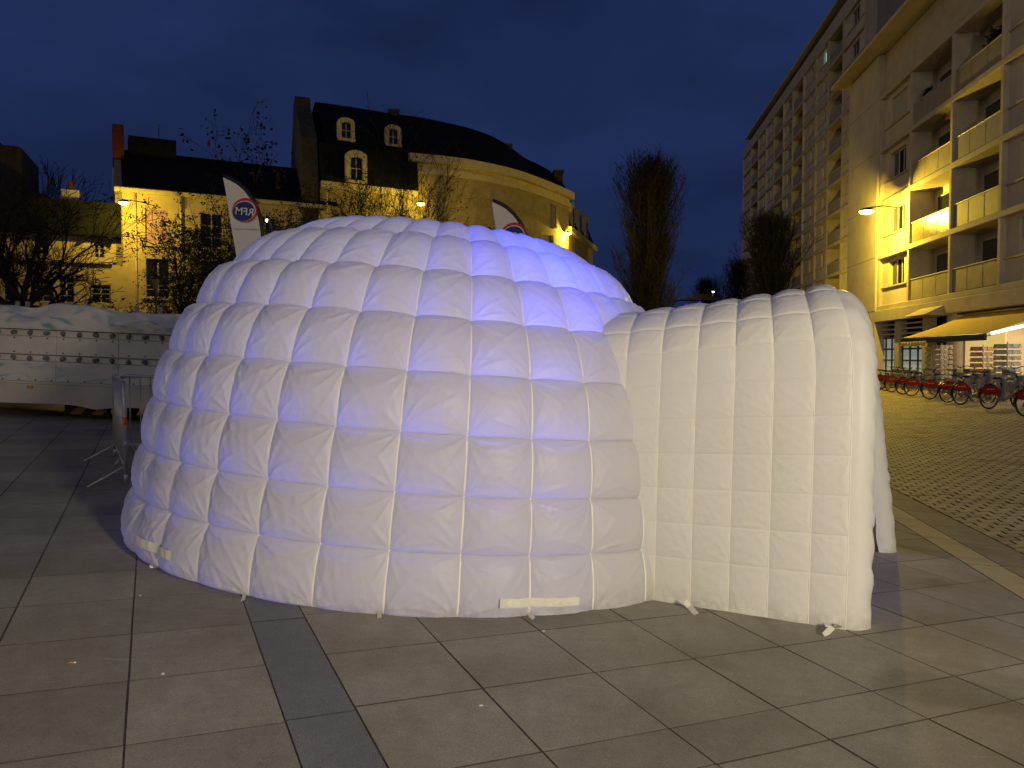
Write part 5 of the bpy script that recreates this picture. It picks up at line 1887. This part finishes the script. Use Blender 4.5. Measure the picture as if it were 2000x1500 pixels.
# levels taken at px 160
z_top, z1, z1b, z2, z2b, z3, z3b, z_bot = tz(603), tz(647), tz(661), tz(697), tz(709), tz(749), tz(754), tz(792)
nx_, nz2_ = 150, 14
P = np.zeros((nz2_ + 5, nx_ + 1, 3))
rgx = np.random.default_rng(5)
ph = rgx.uniform(0, 6.28, 12)
xs_ = np.linspace(xl, xr_, nx_ + 1)
def lump(x, z):
    return (0.5 * np.sin(x * 2.1 + ph[0] + 1.3 * z) + 0.4 * np.sin(x * 4.7 + ph[1] - 2.5 * z) + 0.3 * np.sin(x * 9.3 + ph[2] + 3 * z) + 0.2 * np.sin(x * 17 + ph[3] + 5 * z))
for j in range(nz2_ + 5):
    f = min(j / nz2_, 1.0)
    back = max(0, j - nz2_) / 4
    z = z1 + (z_top - z1) * f
    env = math.sin(math.pi * min(f, 1) * 0.75) if f < 1 else 0.7
    y = -0.10 - 0.10 * env * lump(xs_, np.full_like(xs_, z * 3)) + 0.32 * max(0, f - 0.45) + back * 1.6
    zz_ = z + 0.055 * f * (np.sin(xs_ * 1.7 + ph[5]) + 0.6 * np.sin(xs_ * 3.9 + ph[6]) + 0.35 * np.sin(xs_ * 8.1 + ph[7])) - 0.05 * back
    P[j, :, 0] = xs_; P[j, :, 1] = y; P[j, :, 2] = zz_
link('ice_top', grid_mesh('ice_top', P, M['ice']), trailer)
MB().box(xl, xr_, 0.05, 2.3, z_bot + 0.05, z1 + 0.1).build('body', M['white_panel'], trailer, fix=False)
for (a, b, y_, nm, mm) in ((z1b + 0.006, z1 - 0.012, 0.0, 'stud_band', M['white_panel']), (z2 + 0.012, z1b - 0.003, 0.012, 'panel', M['white_panel']),
                          (z2b + 0.004, z2 - 0.006, 0.0, 'stud_band', M['white_panel']), (z3 + 0.006, z2b - 0.004, 0.012, 'painted_panel', M['ice'])):
    w_ = (xr_ - xl) / 6
    for i in range(6):
        MB().bbox(xl + i * w_ + 0.003, xl + (i + 1) * w_ - 0.003, y_, 0.06, a, b, 0.006).build(nm, mm, trailer, fix=False)
MB().box(xl, xr_, -0.03, 0.06, z1 - 0.010, z1 + 0.004).build('dark_trim', M['black_metal'], trailer, fix=False)
MB().box(xl, xr_, -0.02, 0.06, z2 - 0.006, z2 + 0.010).build('dark_trim', M['balus'], trailer, fix=False)
MB().bbox(xl, xr_, -0.03, 0.06, z3b, z3 + 0.004, 0.008).build('rail', M['skirt'], trailer, fix=False)
# canvas skirt with a sagging corner
P = np.zeros((9, nx_ + 1, 3))
for j in range(9):
    f = j / 8
    sag = 0.05 * np.exp(-((xs_ - tx(190)) / 0.28) ** 2) + 0.006 * np.sin(xs_ * 2)
    P[j, :, 0] = xs_
    P[j, :, 1] = -0.035 - 0.05 * f * np.sin(xs_ * 5.0 + 1) * 0.4 - 0.06 * f * np.exp(-((xs_ - tx(195)) / 0.2) ** 2)
    P[j, :, 2] = z3b - (z3b - z_bot + sag) * f
link('skirt', grid_mesh('skirt', P[::-1], M['skirt']), trailer)
# studs
def stud_mesh(seed, s):
    rr = random.Random(seed)
    mb = MB()
    prof_ = [(0.055, 0.0), (0.052, -0.025), (0.035, -0.05), (0.0, -0.058)]
    n_ = 9
    sx_ = [rr.uniform(0.7, 1.25) for _ in range(n_)]
    b0 = 0
    for r_, y_ in prof_:
        for k in range(n_):
            a = 2 * math.pi * k / n_
            mb.v.append((r_ * math.cos(a) * sx_[k] * s, y_ * s, r_ * math.sin(a) * sx_[k] * s * 0.9))
    for i in range(3):
        for k in range(n_):
            mb.f.append((i * n_ + k, i * n_ + (k + 1) % n_, (i + 1) * n_ + (k + 1) % n_, (i + 1) * n_ + k))
    return mb.mesh('rock_stud', M['hold'], True)
studs = [stud_mesh(i, 1.0) for i in range(6)]
bolt = MB().lathe([(0.013, 0.0), (0.013, -0.012), (0.0, -0.014)], 8, axis='y').mesh('bolt', M['black_metal'])
for k in range(-8, 12):
    x = tx(23 + 32 * k)
    if not (xl < x < xr_): continue
    link('rock_stud', studs[k % 6], trailer, (x, 0.0, (z1 + z1b) / 2))
    link('rock_stud', studs[(k + 3) % 6], trailer, (x, 0.0, (z2 + z2b) / 2))
    link('bolt', bolt, trailer, (x, 0.012, z1b - 0.03))
    link('bolt', bolt, trailer, (x, 0.012, z2 + 0.05))
    link('bolt', bolt, trailer, (x + 0.1, 0.012, z3 + 0.03))
MB().bbox(tx(54), tx(64), -0.075, -0.035, tz(762), tz(756.5), 0.006).build('marker_light', M['amber'], trailer, fix=False)
for xx in (tx(226), tx(300), tx(-150)):
    o = MB().lathe([(0.0, -0.1), (0.14, -0.11), (0.22, -0.1), (0.24, 0.0), (0.22, 0.1), (0.0, 0.1)], 20, (0, 0, 0), axis='y').build('wheel', M['rubber'], trailer, smooth=True)
    o.location = (xx, 0.35, 0.24)
bd = MB().bbox(tx(117), tx(207), 0.12, 0.16, tz(812), tz(786), 0.006).build('hazard_board', M['dark_void'], trailer, fix=False)
for k in range(2):
    xa = tx(128 + 42 * k)
    MB().add([(xa, 0.115, tz(811)), (xa + 0.2, 0.115, tz(811)), (xa + 0.42, 0.115, tz(787)), (xa + 0.22, 0.115, tz(787))], [(0, 1, 2, 3)]).build('stripe', M['wood_yellow'], bd, fix=False)
MB().box(xl, xr_, 0.4, 2.2, 0.25, 0.45).build('chassis', M['dark_void'], trailer, fix=False)
# small dark stubs along the ice top
for px_ in (12, 32, 112, 130, 153, 248, 296):
    MB().bbox(-0.035, 0.035, -0.03, 0.03, -0.05, 0.06, 0.01).build('stub_post', M['hold'], trailer, loc=(tx(px_), 0.25, tz(599)), fix=False)

# ------------------------------------------------------------------ crowd barriers
def barrier(p0, p1, label):
    """p0, p1: ground points of the two end posts"""
    p0, p1 = Vector(p0), Vector(p1)
    d = p1 - p0
    Lb = math.hypot(d.x, d.y)
    e = tag(empty('crowd_barrier', p0, math.atan2(d.y, d.x)), label, 'barrier', 'steel crowd barriers behind the igloo')
    sl = (p1.z - p0.z) / Lb
    Hb = 1.10
    def q(x, z): return (x, 0, z + sl * x)
    rc = 0.10
    fr = [q(0, 0.14), q(0, Hb - rc), q(0.03, Hb - 0.03), q(rc, Hb), q(Lb - rc, Hb), q(Lb - 0.03, Hb - 0.03), q(Lb, Hb - rc), q(Lb, 0.14)]
    MB().tube(fr, 0.0215, 8).build('frame', M['galv'], e, smooth=True)
    MB().tube([q(0, 0.22), q(Lb, 0.22)], 0.016, 6).build('bottom_rail', M['galv'], e, smooth=True)
    nb = int(Lb / 0.125)
    bar = None
    for i in range(1, nb):
        x = Lb * i / nb
        MB().tube([q(x, 0.22), q(x, Hb)], 0.0085, 6).build('bar', M['galv'], e, smooth=True)
    for x in (0.0, Lb):
        MB().tube([(x, 0, 0.16 + sl * x), (x, 0, 0.05 + sl * x)], 0.02, 6).build('post_end', M['galv'], e, smooth=True)
    for x in (0.10, Lb - 0.10):
        MB().tube([(x, -0.36, 0.012 + sl * x), (x, -0.02, 0.20 + sl * x), (x, 0.02, 0.20 + sl * x), (x, 0.36, 0.012 + sl * x)], 0.015, 6).build('foot', M['galv'], e, smooth=True)
    for z in (0.45, 0.80):
        MB().bbox(-0.06, 0.03, -0.012, 0.012, z, z + 0.05, 0.006).build('hook', M['galv'], e, fix=False)
    MB().lathe([(0.0235, 0), (0.0235, 0.09), ], 10, (0, 0, 0.66)).build('sticker', M['orange'], e, fix=False)
    return e
pA, pB = G(246, 952), G(221, 888)
dd_ = (pB - pA); dd_.z = 0
dd_.normalize()
pB2 = pA + dd_ * 2.1
pB2.z = gz(pB2.x, pB2.y)
barrier(pA, pB2, 'grey steel crowd barrier seen edge on beside the igloo')
pC = pA + dd_ * 1.0 + Vector((0.10, 0.15, 0))
pC = pB2 + Vector((0.12, -0.10, 0)); pC.z = gz(pC.x, pC.y)
pD = Vector((pC.x + 2.2, pC.y + 0.15, 0)); pD.z = gz(pD.x, pD.y)
barrier(pC, pD, 'steel crowd barrier running across behind the edge of the igloo')

# ------------------------------------------------------------------ feather flags
def mirror_text(txt, size, name, m, bold=0.0):
    me = text_mesh(txt, size, name, bold)
    co = np.zeros(len(me.vertices) * 3)
    me.vertices.foreach_get('co', co)
    co = co.reshape(-1, 3)
    co = np.stack([-co[:, 0], np.zeros(len(co)), co[:, 1]], -1)
    me.vertices.foreach_set('co', co.reshape(-1))
    me.materials.clear(); me.materials.append(m)
    me.update()
    return me
def ellipse(cx, cz, a, b, y0, rot=0.0, n=40, th=0.004):
    pts = []
    for k in range(n):
        t = 2 * math.pi * k / n
        x, z = a * math.cos(t), b * math.sin(t)
        pts.append((cx + x * math.cos(rot) - z * math.sin(rot), cz + x * math.sin(rot) + z * math.cos(rot)))
    return MB().prism(pts, 'y', y0 - th, y0)
def feather_flag(px_tip, py_tip, Y, label, lean=0.0, logo_dz=-0.80, s=1.0):
    tip = W(px_tip, py_tip, Y)
    base = (tip.x + 0.30, Y, gz(tip.x + 0.30, Y))
    e = tag(empty('feather_flag', base), label, 'flag', 'feather flags behind the igloo')
    k = Y / F
    H = tip.z - base[2]
    x0 = tip.x - base[0]
    # outer (pole side) edge, then inner edge, as pixels from the tip at this depth
    outer_ = [(0, 0), (14, 6), (28, 14), (42, 27), (54, 43), (63, 60), (69, 80), (73, 105), (76, 140), (78, 180), (80, 230), (82, 290), (83, 330)]
    def xo(dz): return np.interp(dz, [p[1] for p in outer_], [p[0] for p in outer_])
    def xi(dz): return dz * 0.155
    nz3 = 60
    dzs = np.linspace(0, 1, nz3) ** 1.6 * 330
    nu = 12
    P = np.zeros((nz3, nu, 3))
    for j, dz in enumerate(dzs):
        a, b = xi(dz), xo(dz) - 0.5
        for i in range(nu):
            f = i / (nu - 1)
            P[j, i] = (x0 + (a + (b - a) * f) * k, 0.012 * math.sin(dz * 0.018 + f * 2) + 0.008 * (1 - f) * math.sin(dz * 0.05), H - dz * k)
    n0 = nz3 * nu
    Q = P.copy(); Q[:, :, 1] += 0.003
    mb = MB()
    mb.v = [tuple(p) for p in P.reshape(-1, 3)] + [tuple(p) for p in Q.reshape(-1, 3)]
    for j in range(nz3 - 1):
        for i in range(nu - 1):
            a = j * nu + i
            mb.f += [(a, a + 1, a + nu + 1, a + nu), (n0 + a + nu, n0 + a + nu + 1, n0 + a + 1, n0 + a)]
    mb.build('flag_cloth', M['flag_white'], e, smooth=True, fix=False)
    pole = [(x0 + xo(dz) * k + 0.022, 0, H - dz * k) for dz in np.linspace(0, 330, 50)]
    MB().tube(pole, 0.034, 8).build('pole_sleeve', M['black_metal'], e, smooth=True)
    MB().tube([pole[-1], (pole[-1][0] + 0.01, 0, 0.1)], 0.018, 8).build('pole', M['black_metal'], e, smooth=True)
    MB().lathe([(0.0, 0.12), (0.05, 0.11), (0.25, 0.03), (0.26, 0.0)], 20, (pole[-1][0], 0, 0.0)).build('base', M['black_metal'], e, smooth=True)
    # printed badge, seen from the back
    cx, cz = x0 + 44 * k, H - 67 * k
    lg = ellipse(cx, cz, 25 * k, 23.5 * k, -0.026, 0.2).build('badge', M['flag_red'], e)
    ellipse(cx - 2.0 * k, cz - 1.8 * k, 22.6 * k, 19.4 * k, -0.032, 0.35).build('badge_white_rim', M['flag_white'], lg)
    ellipse(cx - 2.6 * k, cz - 2.6 * k, 21.4 * k, 18.2 * k, -0.038, 0.35).build('badge_blue_field', M['flag_blue'], lg)
    me = mirror_text('RFM', 20 * k, 'lettering', M['flag_white'], 0.01 * k * 20)
    o = link('lettering', me, lg, (cx - 1.5 * k, -0.0445, cz - 9.5 * k)); o.rotation_euler = (0, 0.1, 0)
    me = mirror_text('LE MEILLEUR DE LA MUSIQUE', 3.6 * k, 'slogan_lettering', M['flag_text'], 0.0)
    o = link('slogan_lettering', me, e, (x0 + 46 * k, -0.03, H - 105 * k)); o.rotation_euler = (0, 0.03, 0)
    return e
feather_flag(435, 343, 13.2, 'taller white feather flag with mirrored blue and red round badge')
feather_flag(960, 391, 15.2, 'white feather flag whose badge just shows above the igloo top')

# ------------------------------------------------------------------ hire bikes
def make_bike():
    e = empty('hire_bike')
    def wheel(nm, x):
        wo_ = MB().tube([(x + 0.325 * math.cos(a), 0, 0.34 + 0.325 * math.sin(a)) for a in np.linspace(0, 2 * math.pi, 29)[:-1]], 0.021, 7, closed=True).build(nm, M['rubber'], e, smooth=True, fix=False)
        rm = MB().tube([(x + 0.298 * math.cos(a), 0, 0.34 + 0.298 * math.sin(a)) for a in np.linspace(0, 2 * math.pi, 29)[:-1]], 0.012, 5, closed=True)
        rm.build('rim', M['chrome'], wo_, smooth=True, fix=False)
        sp = MB()
        for k in range(14):
            a = k * 2 * math.pi / 14
            sp.bar((x + 0.03 * math.cos(a + 0.5), 0.02 * (-1) ** k, 0.34 + 0.03 * math.sin(a + 0.5)), (x + 0.29 * math.cos(a), 0, 0.34 + 0.29 * math.sin(a)), 0.004, 0.004, (0, 1, 0))
        tag(sp.build('spoke', M['chrome'], wo_, fix=False), kind='stuff')
        MB().lathe([(0.0, -0.06), (0.05, -0.055), (0.05, 0.055), (0.0, 0.06)], 12, (x, 0, 0.34), axis='y').build('hub', M['steel_grey'], wo_, smooth=True)
    wheel('rear_wheel', 0.0)
    wheel('front_wheel', 1.10)
    fr = MB()
    fr.tube([(0.98, 0, 0.90), (0.92, 0, 0.74), (0.78, 0, 0.45), (0.62, 0, 0.31), (0.45, 0, 0.30)], [0.042, 0.046, 0.05, 0.052, 0.045], 10)
    fr.tube([(0.45, 0, 0.29), (0.36, 0, 0.56), (0.29, 0, 0.80)], 0.030, 8)
    fr.tube([(0.45, 0.04, 0.30), (0.0, 0.075, 0.34)], 0.016, 6)
    fr.tube([(0.45, -0.04, 0.30), (0.0, -0.075, 0.34)], 0.016, 6)
    fr.build('frame', M['steel_grey'], e, smooth=True)
    MB().tube([(1.10, 0.07, 0.34), (1.03, 0.07, 0.66), (0.98, 0.0, 0.88)], 0.017, 6).tube([(1.10, -0.07, 0.34), (1.03, -0.07, 0.66), (0.98, 0.0, 0.88)], 0.017, 6).build('fork', M['steel_grey'], e, smooth=True)
    MB().tube([(0.98, 0, 0.88), (0.95, 0, 1.02)], 0.022, 8).tube([(0.80, 0.29, 1.08), (0.88, 0.25, 1.10), (0.95, 0.10, 1.04), (0.95, -0.10, 1.04), (0.88, -0.25, 1.10), (0.80, -0.29, 1.08)], 0.015, 7).build('handlebar', M['black_metal'], e, smooth=True)
    # red skirt guards over the rear wheel
    n_ = 18
    for sd in (-1, 1):
        mb = MB()
        top_ = [(-0.335 + 0.70 * k / n_, 0) for k in range(n_ + 1)]
        outl = []
        for k in range(n_ + 1):
            f_ = k / n_
            outl.append((-0.37 + 0.74 * f_, 0.545 - 0.05 * f_ + 0.185 * math.sin(math.pi * f_) ** 0.8))
        low = [(0.37 - 0.74 * f_, 0.495 + 0.05 * f_ - 0.105 * math.sin(math.pi * f_) ** 0.9) for f_ in (0.12, 0.3, 0.5, 0.7, 0.88)]
        poly = outl + low
        mb.prism(poly, 'y', sd * 0.062, sd * 0.072)
        g_ = mb.build('skirt_guard', M['bike_red'], e)
        for q in range(3):
            MB().bbox(-0.16 + q * 0.10, -0.085 + q * 0.10, sd * 0.0735 - 0.0008, sd * 0.0735 + 0.0008, 0.575, 0.61, 0.0003).build('lettering', M['white_print'], g_, fix=False)
    MB().tube([(0.375 * math.cos(a), 0, 0.34 + 0.375 * math.sin(a)) for a in np.linspace(math.pi * 1.02, 0.25, 16)], 0.030, 6).build('mudguard', M['rubber'], e, smooth=True)
    MB().tube([(1.10 + 0.375 * math.cos(a), 0, 0.34 + 0.375 * math.sin(a)) for a in np.linspace(math.pi * 0.95, 0.35, 14)], 0.026, 6).build('mudguard', M['steel_grey'], e, smooth=True)
    MB().tube([(0.29, 0, 0.80), (0.275, 0, 0.90)], 0.015, 6).build('seat_post', M['chrome'], e)
    sd_ = MB()
    prof2 = [(-0.13, 0.0, 0.0), (-0.11, 0.085, 0.03), (-0.02, 0.09, 0.035), (0.08, 0.045, 0.03), (0.16, 0.02, 0.02), (0.17, 0.0, 0.0)]
    ring = []
    for x, wy_, hz in prof2:
        ring.append([(0.27 + x, wy_ * math.cos(a), 0.915 + hz * math.sin(a)) for a in np.linspace(0, 2 * math.pi, 9)[:-1]])
    for rg_ in ring: sd_.v += rg_
    for i in range(len(ring) - 1):
        for k in range(8):
            sd_.f.append((i * 8 + k, i * 8 + (k + 1) % 8, (i + 1) * 8 + (k + 1) % 8, (i + 1) * 8 + k))
    sd_.build('saddle', M['rubber'], e, smooth=True)
    MB().bbox(1.03, 1.30, -0.17, 0.17, 0.80, 0.99, 0.03).build('basket', M['steel_grey'], e, fix=False)
    MB().bbox(0.62, 0.80, -0.045, 0.045, 0.50, 0.80, 0.02).build('lock_plate', M['balus'], e, fix=False)
    MB().lathe([(0.0, -0.03), (0.085, -0.025), (0.085, -0.015), (0.0, -0.01)], 14, (0.45, 0.0, 0.30), axis='y').build('chainring', M['chrome'], e, smooth=True)
    MB().bar((0.45, -0.08, 0.30), (0.57, -0.08, 0.18), 0.02, 0.015).bar((0.45, 0.08, 0.30), (0.33, 0.08, 0.42), 0.02, 0.015).build('crank', M['chrome'], e, fix=False)
    MB().bar((-0.38, 0, 0.56), (-0.41, 0, 0.50), 0.06, 0.03).build('rear_reflector', M['flag_red'], e)
    return e
proto = make_bike()
BIKE_AX = math.atan2(0.22, 0.975)      # nose points to the kiosk, slightly away
spots = [(2003, 815), (1931, 800), (1876, 791), (1851, 787), (1816, 781), (1780, 774.5), (1763, 771), (1741, 766.5), (1729, 764), (1718, 762), (1709, 760)]
ordn = ['first', 'second', 'third', 'fourth', 'fifth', 'sixth', 'seventh', 'eighth', 'ninth', 'tenth', 'eleventh']
bikes = []
for i, (px_, py_) in enumerate(spots):
    o = proto if i == 0 else copy_tree(proto)
    g_ = G(px_, py_)
    o.location = g_ + Vector((0, 0, 0.012))
    o.rotation_euler = (R.uniform(-0.03, 0.03), 0, BIKE_AX + R.uniform(-0.06, 0.06))
    tag(o, f'{ordn[i]} red skirted hire bike of the front row counted from the frame edge', 'bicycle', 'hire bikes docked before the kiosk')
    bikes.append(o)
# second row, noses towards the first
for i in range(7):
    o = copy_tree(proto)
    a = bikes[1].location.lerp(bikes[8].location, (i + 0.35) / 7)
    p = a + Vector((math.cos(BIKE_AX), math.sin(BIKE_AX), 0)) * 3.05
    o.location = (p.x, p.y, gz(p.x, p.y) + 0.012)
    o.rotation_euler = (R.uniform(-0.03, 0.03), 0, BIKE_AX + math.pi + R.uniform(-0.06, 0.06))
    tag(o, f'{ordn[i]} hire bike of the back row below the kiosk racks, counted from the near end', 'bicycle', 'hire bikes docked before the kiosk')
# docking posts
for i, b in enumerate(bikes):
    p = b.location + Vector((math.cos(BIKE_AX), math.sin(BIKE_AX), 0)) * 1.62
    e = tag(empty('docking_post', (p.x, p.y, gz(p.x, p.y)), BIKE_AX), f'grey docking post in front of the {ordn[i]} hire bike', 'bike dock', 'docking posts of the hire bikes')
    MB().bbox(-0.06, 0.06, -0.11, 0.11, 0.0, 0.78, 0.03).build('post_body', M['steel_grey'], e, fix=False)
    MB().bbox(-0.20, -0.061, -0.04, 0.04, 0.52, 0.62, 0.01).build('lock_arm', M['black_metal'], e, fix=False)

# ------------------------------------------------------------------ kiosk racks
def fl_pt(x, y, z=None):
    p = D0 + DD * x + Vector((-DD.y, DD.x, 0)) * y
    return Vector((p.x, p.y, gz(p.x, p.y) if z is None else z))
def card_rack(x, y, label, m, H=2.0, n=4, rz=0.3):
    p = fl_pt(x, y)
    e = tag(empty('postcard_rack', p, math.atan2(DD.y, DD.x) + rz), label, 'postcard rack', 'postcard racks under the awning')
    MB().tube([(0, 0, 0), (0, 0, H)], 0.02, 6).lathe([(0.3, 0.0), (0.3, 0.03), (0.0, 0.04)], 12).build('stand', M['galv'], e)
    for s_ in range(n):
        a = s_ * 2 * math.pi / n
        for r_ in range(8):
            for c_ in (-1, 0, 1):
                ob = None
                d = Vector((math.cos(a), math.sin(a), 0)); t_ = Vector((-d.y, d.x, 0))
                c = d * 0.30 + t_ * c_ * 0.19 + Vector((0, 0, H - 0.15 - r_ * 0.20))
                u = t_ * 0.082; v = Vector((0, 0, 0.075)) + d * -0.02
                k_ = (m.name, R.randint(0, 0))
                mb = MB().add([c - u - v, c + u - v, c + u + v, c - u + v, c - u - v - d * .006, c + u - v - d * .006, c + u + v - d * .006, c - u + v - d * .006],
                              [(0, 1, 2, 3), (7, 6, 5, 4), (0, 4, 5, 1), (1, 5, 6, 2), (2, 6, 7, 3), (3, 7, 4, 0)])
                mb.build('card', m if R.random() < 0.7 else M['card'], e, fix=False)
    return e
card_rack(9.7, -0.9, 'dark postcard rack nearest the round column', M['card'])
card_rack(10.7, -1.1, 'tall white wire postcard rack beside the lit poster', M['card'], 2.05)
card_rack(13.7, -0.9, 'red magazine rack before the bright kiosk window', M['card_red'], 1.9)
card_rack(15.2, -0.8, 'blue magazine rack at the open end of the kiosk', M['card_blue'], 1.95)
pst = tag(empty('poster_board', fl_pt(12.2, 0.2), math.atan2(DD.y, DD.x)), 'bright yellow poster panel between the postcard racks', 'poster board')
MB().bbox(-0.75, 0.75, 0.0, 0.05, 0.5, 2.45, 0.01).build('board', mat('yellow_lit_poster', (0.75, 0.6, 0.2), 0.6, emit=(1.0, 0.78, 0.25), estr=0.55, noise=0.12, nscale=2), pst, fix=False)
MB().bar((-0.3, -0.02, 0.5), (-0.5, -0.02, 1.5), 0.1, 0.01).build('white_strip', M['paper'], pst)

# ------------------------------------------------------------------ litter on the slabs
def bit(px_, py_, label, m, l, r_, name, cat, rz):
    p = G(px_, py_)
    o = MB().tube([(-l / 2, 0, r_), (l * 0.05, 0.001, r_), (l / 2, 0, r_)], [r_, r_, r_ * 0.9], 8).build(name, m, smooth=True)
    o.location = p + Vector((0, 0, 0.001)); o.rotation_euler = (0, 0, rz)
    return tag(o, label, cat)
cb = bit(139, 1296, 'orange cigarette butt lying on the paving by itself', M['butt'], 0.026, 0.004, 'cigarette_butt', 'cigarette butt', 0.1)
MB().tube([(0.0131, 0, 0.004), (0.022, 0, 0.004)], 0.0039, 8).build('ash_end', M['paper'], cb)
def scrap(px_, py_, label, s_):
    p = G(px_, py_)
    rr = random.Random(px_)
    mb = MB()
    pts = [(s_ * rr.uniform(0.6, 1) * math.cos(a), s_ * rr.uniform(0.4, 0.8) * math.sin(a), rr.uniform(0.001, 0.006)) for a in np.linspace(0, 2 * math.pi, 8)[:-1]]
    mb.add([(0, 0, 0.007)] + pts + [(x, y, 0.0) for x, y, z in pts], [(0, 1 + k, 1 + (k + 1) % 7) for k in range(7)] + [(1 + k, 8 + k, 8 + (k + 1) % 7, 1 + (k + 1) % 7) for k in range(7)])
    o = mb.build('paper_scrap', M['paper'])
    o.location = p + Vector((0, 0, 0.001))
    return tag(o, label, 'litter', 'paper scraps on the slabs')
scrap(319, 1317, 'white paper scrap on the slab left of the dark band', 0.012)
scrap(1062, 1233, 'white paper scrap at a slab corner before the long velcro patch', 0.014)
scrap(274, 1164, 'tiny white scrap below the velcro patch at the igloo edge', 0.008)
scrap(939, 1379, 'flat pale gum spot on the slab beside the widest joint', 0.013)

# ------------------------------------------------------------------ assumed street lamp and an added fill lamp, out of frame behind the viewer
def added_lamp(x, y, label, power, col, H=6.0):
    e = tag(empty('street_lamp', (x, y, gz(x, y))), label, 'street lamp', 'added unseen lamps behind the viewer')  # lamps built here are added out of view to light the front
    MB().lathe([(0.11, 0), (0.11, 0.25), (0.06, 0.45), (0.045, H - 0.2), (0.0, H - 0.2)], 12).build('pole', M['black_metal'], e, smooth=True)
    MB().lathe([(0.0, H + 0.22), (0.22, H + 0.14), (0.30, H), (0.28, H - 0.02), (0.0, H - 0.02)], 20).build('lamp_head', M['black_metal'], e, smooth=True)
    MB().lathe([(0.24, H - 0.03), (0.20, H - 0.10), (0.0, H - 0.13)], 20).build('lamp_glass', M['white_glow'], e, smooth=True)
    d = bpy.data.lights.new('lamp_light', 'POINT')
    d.energy = power
    d.color = col
    d.shadow_soft_size = 0.5
    l = bpy.data.objects.new('lamp_light', d)
    sc.collection.objects.link(l)
    l.parent = e
    l.location = (0, 0, H - 0.6)
    return e
added_lamp(5.6, -4.6, 'assumed unseen tall street lamp standing behind the viewer towards the street', 3500, WARM, 3.9)  # assumed lamp, added out of view as main light on the igloo front
added_lamp(-4.5, -5.5, 'added unseen fill lamp standing behind the viewer towards the trailer', 520, WARM, 3.9)  # weak fill lamp, added out of view to brighten the front
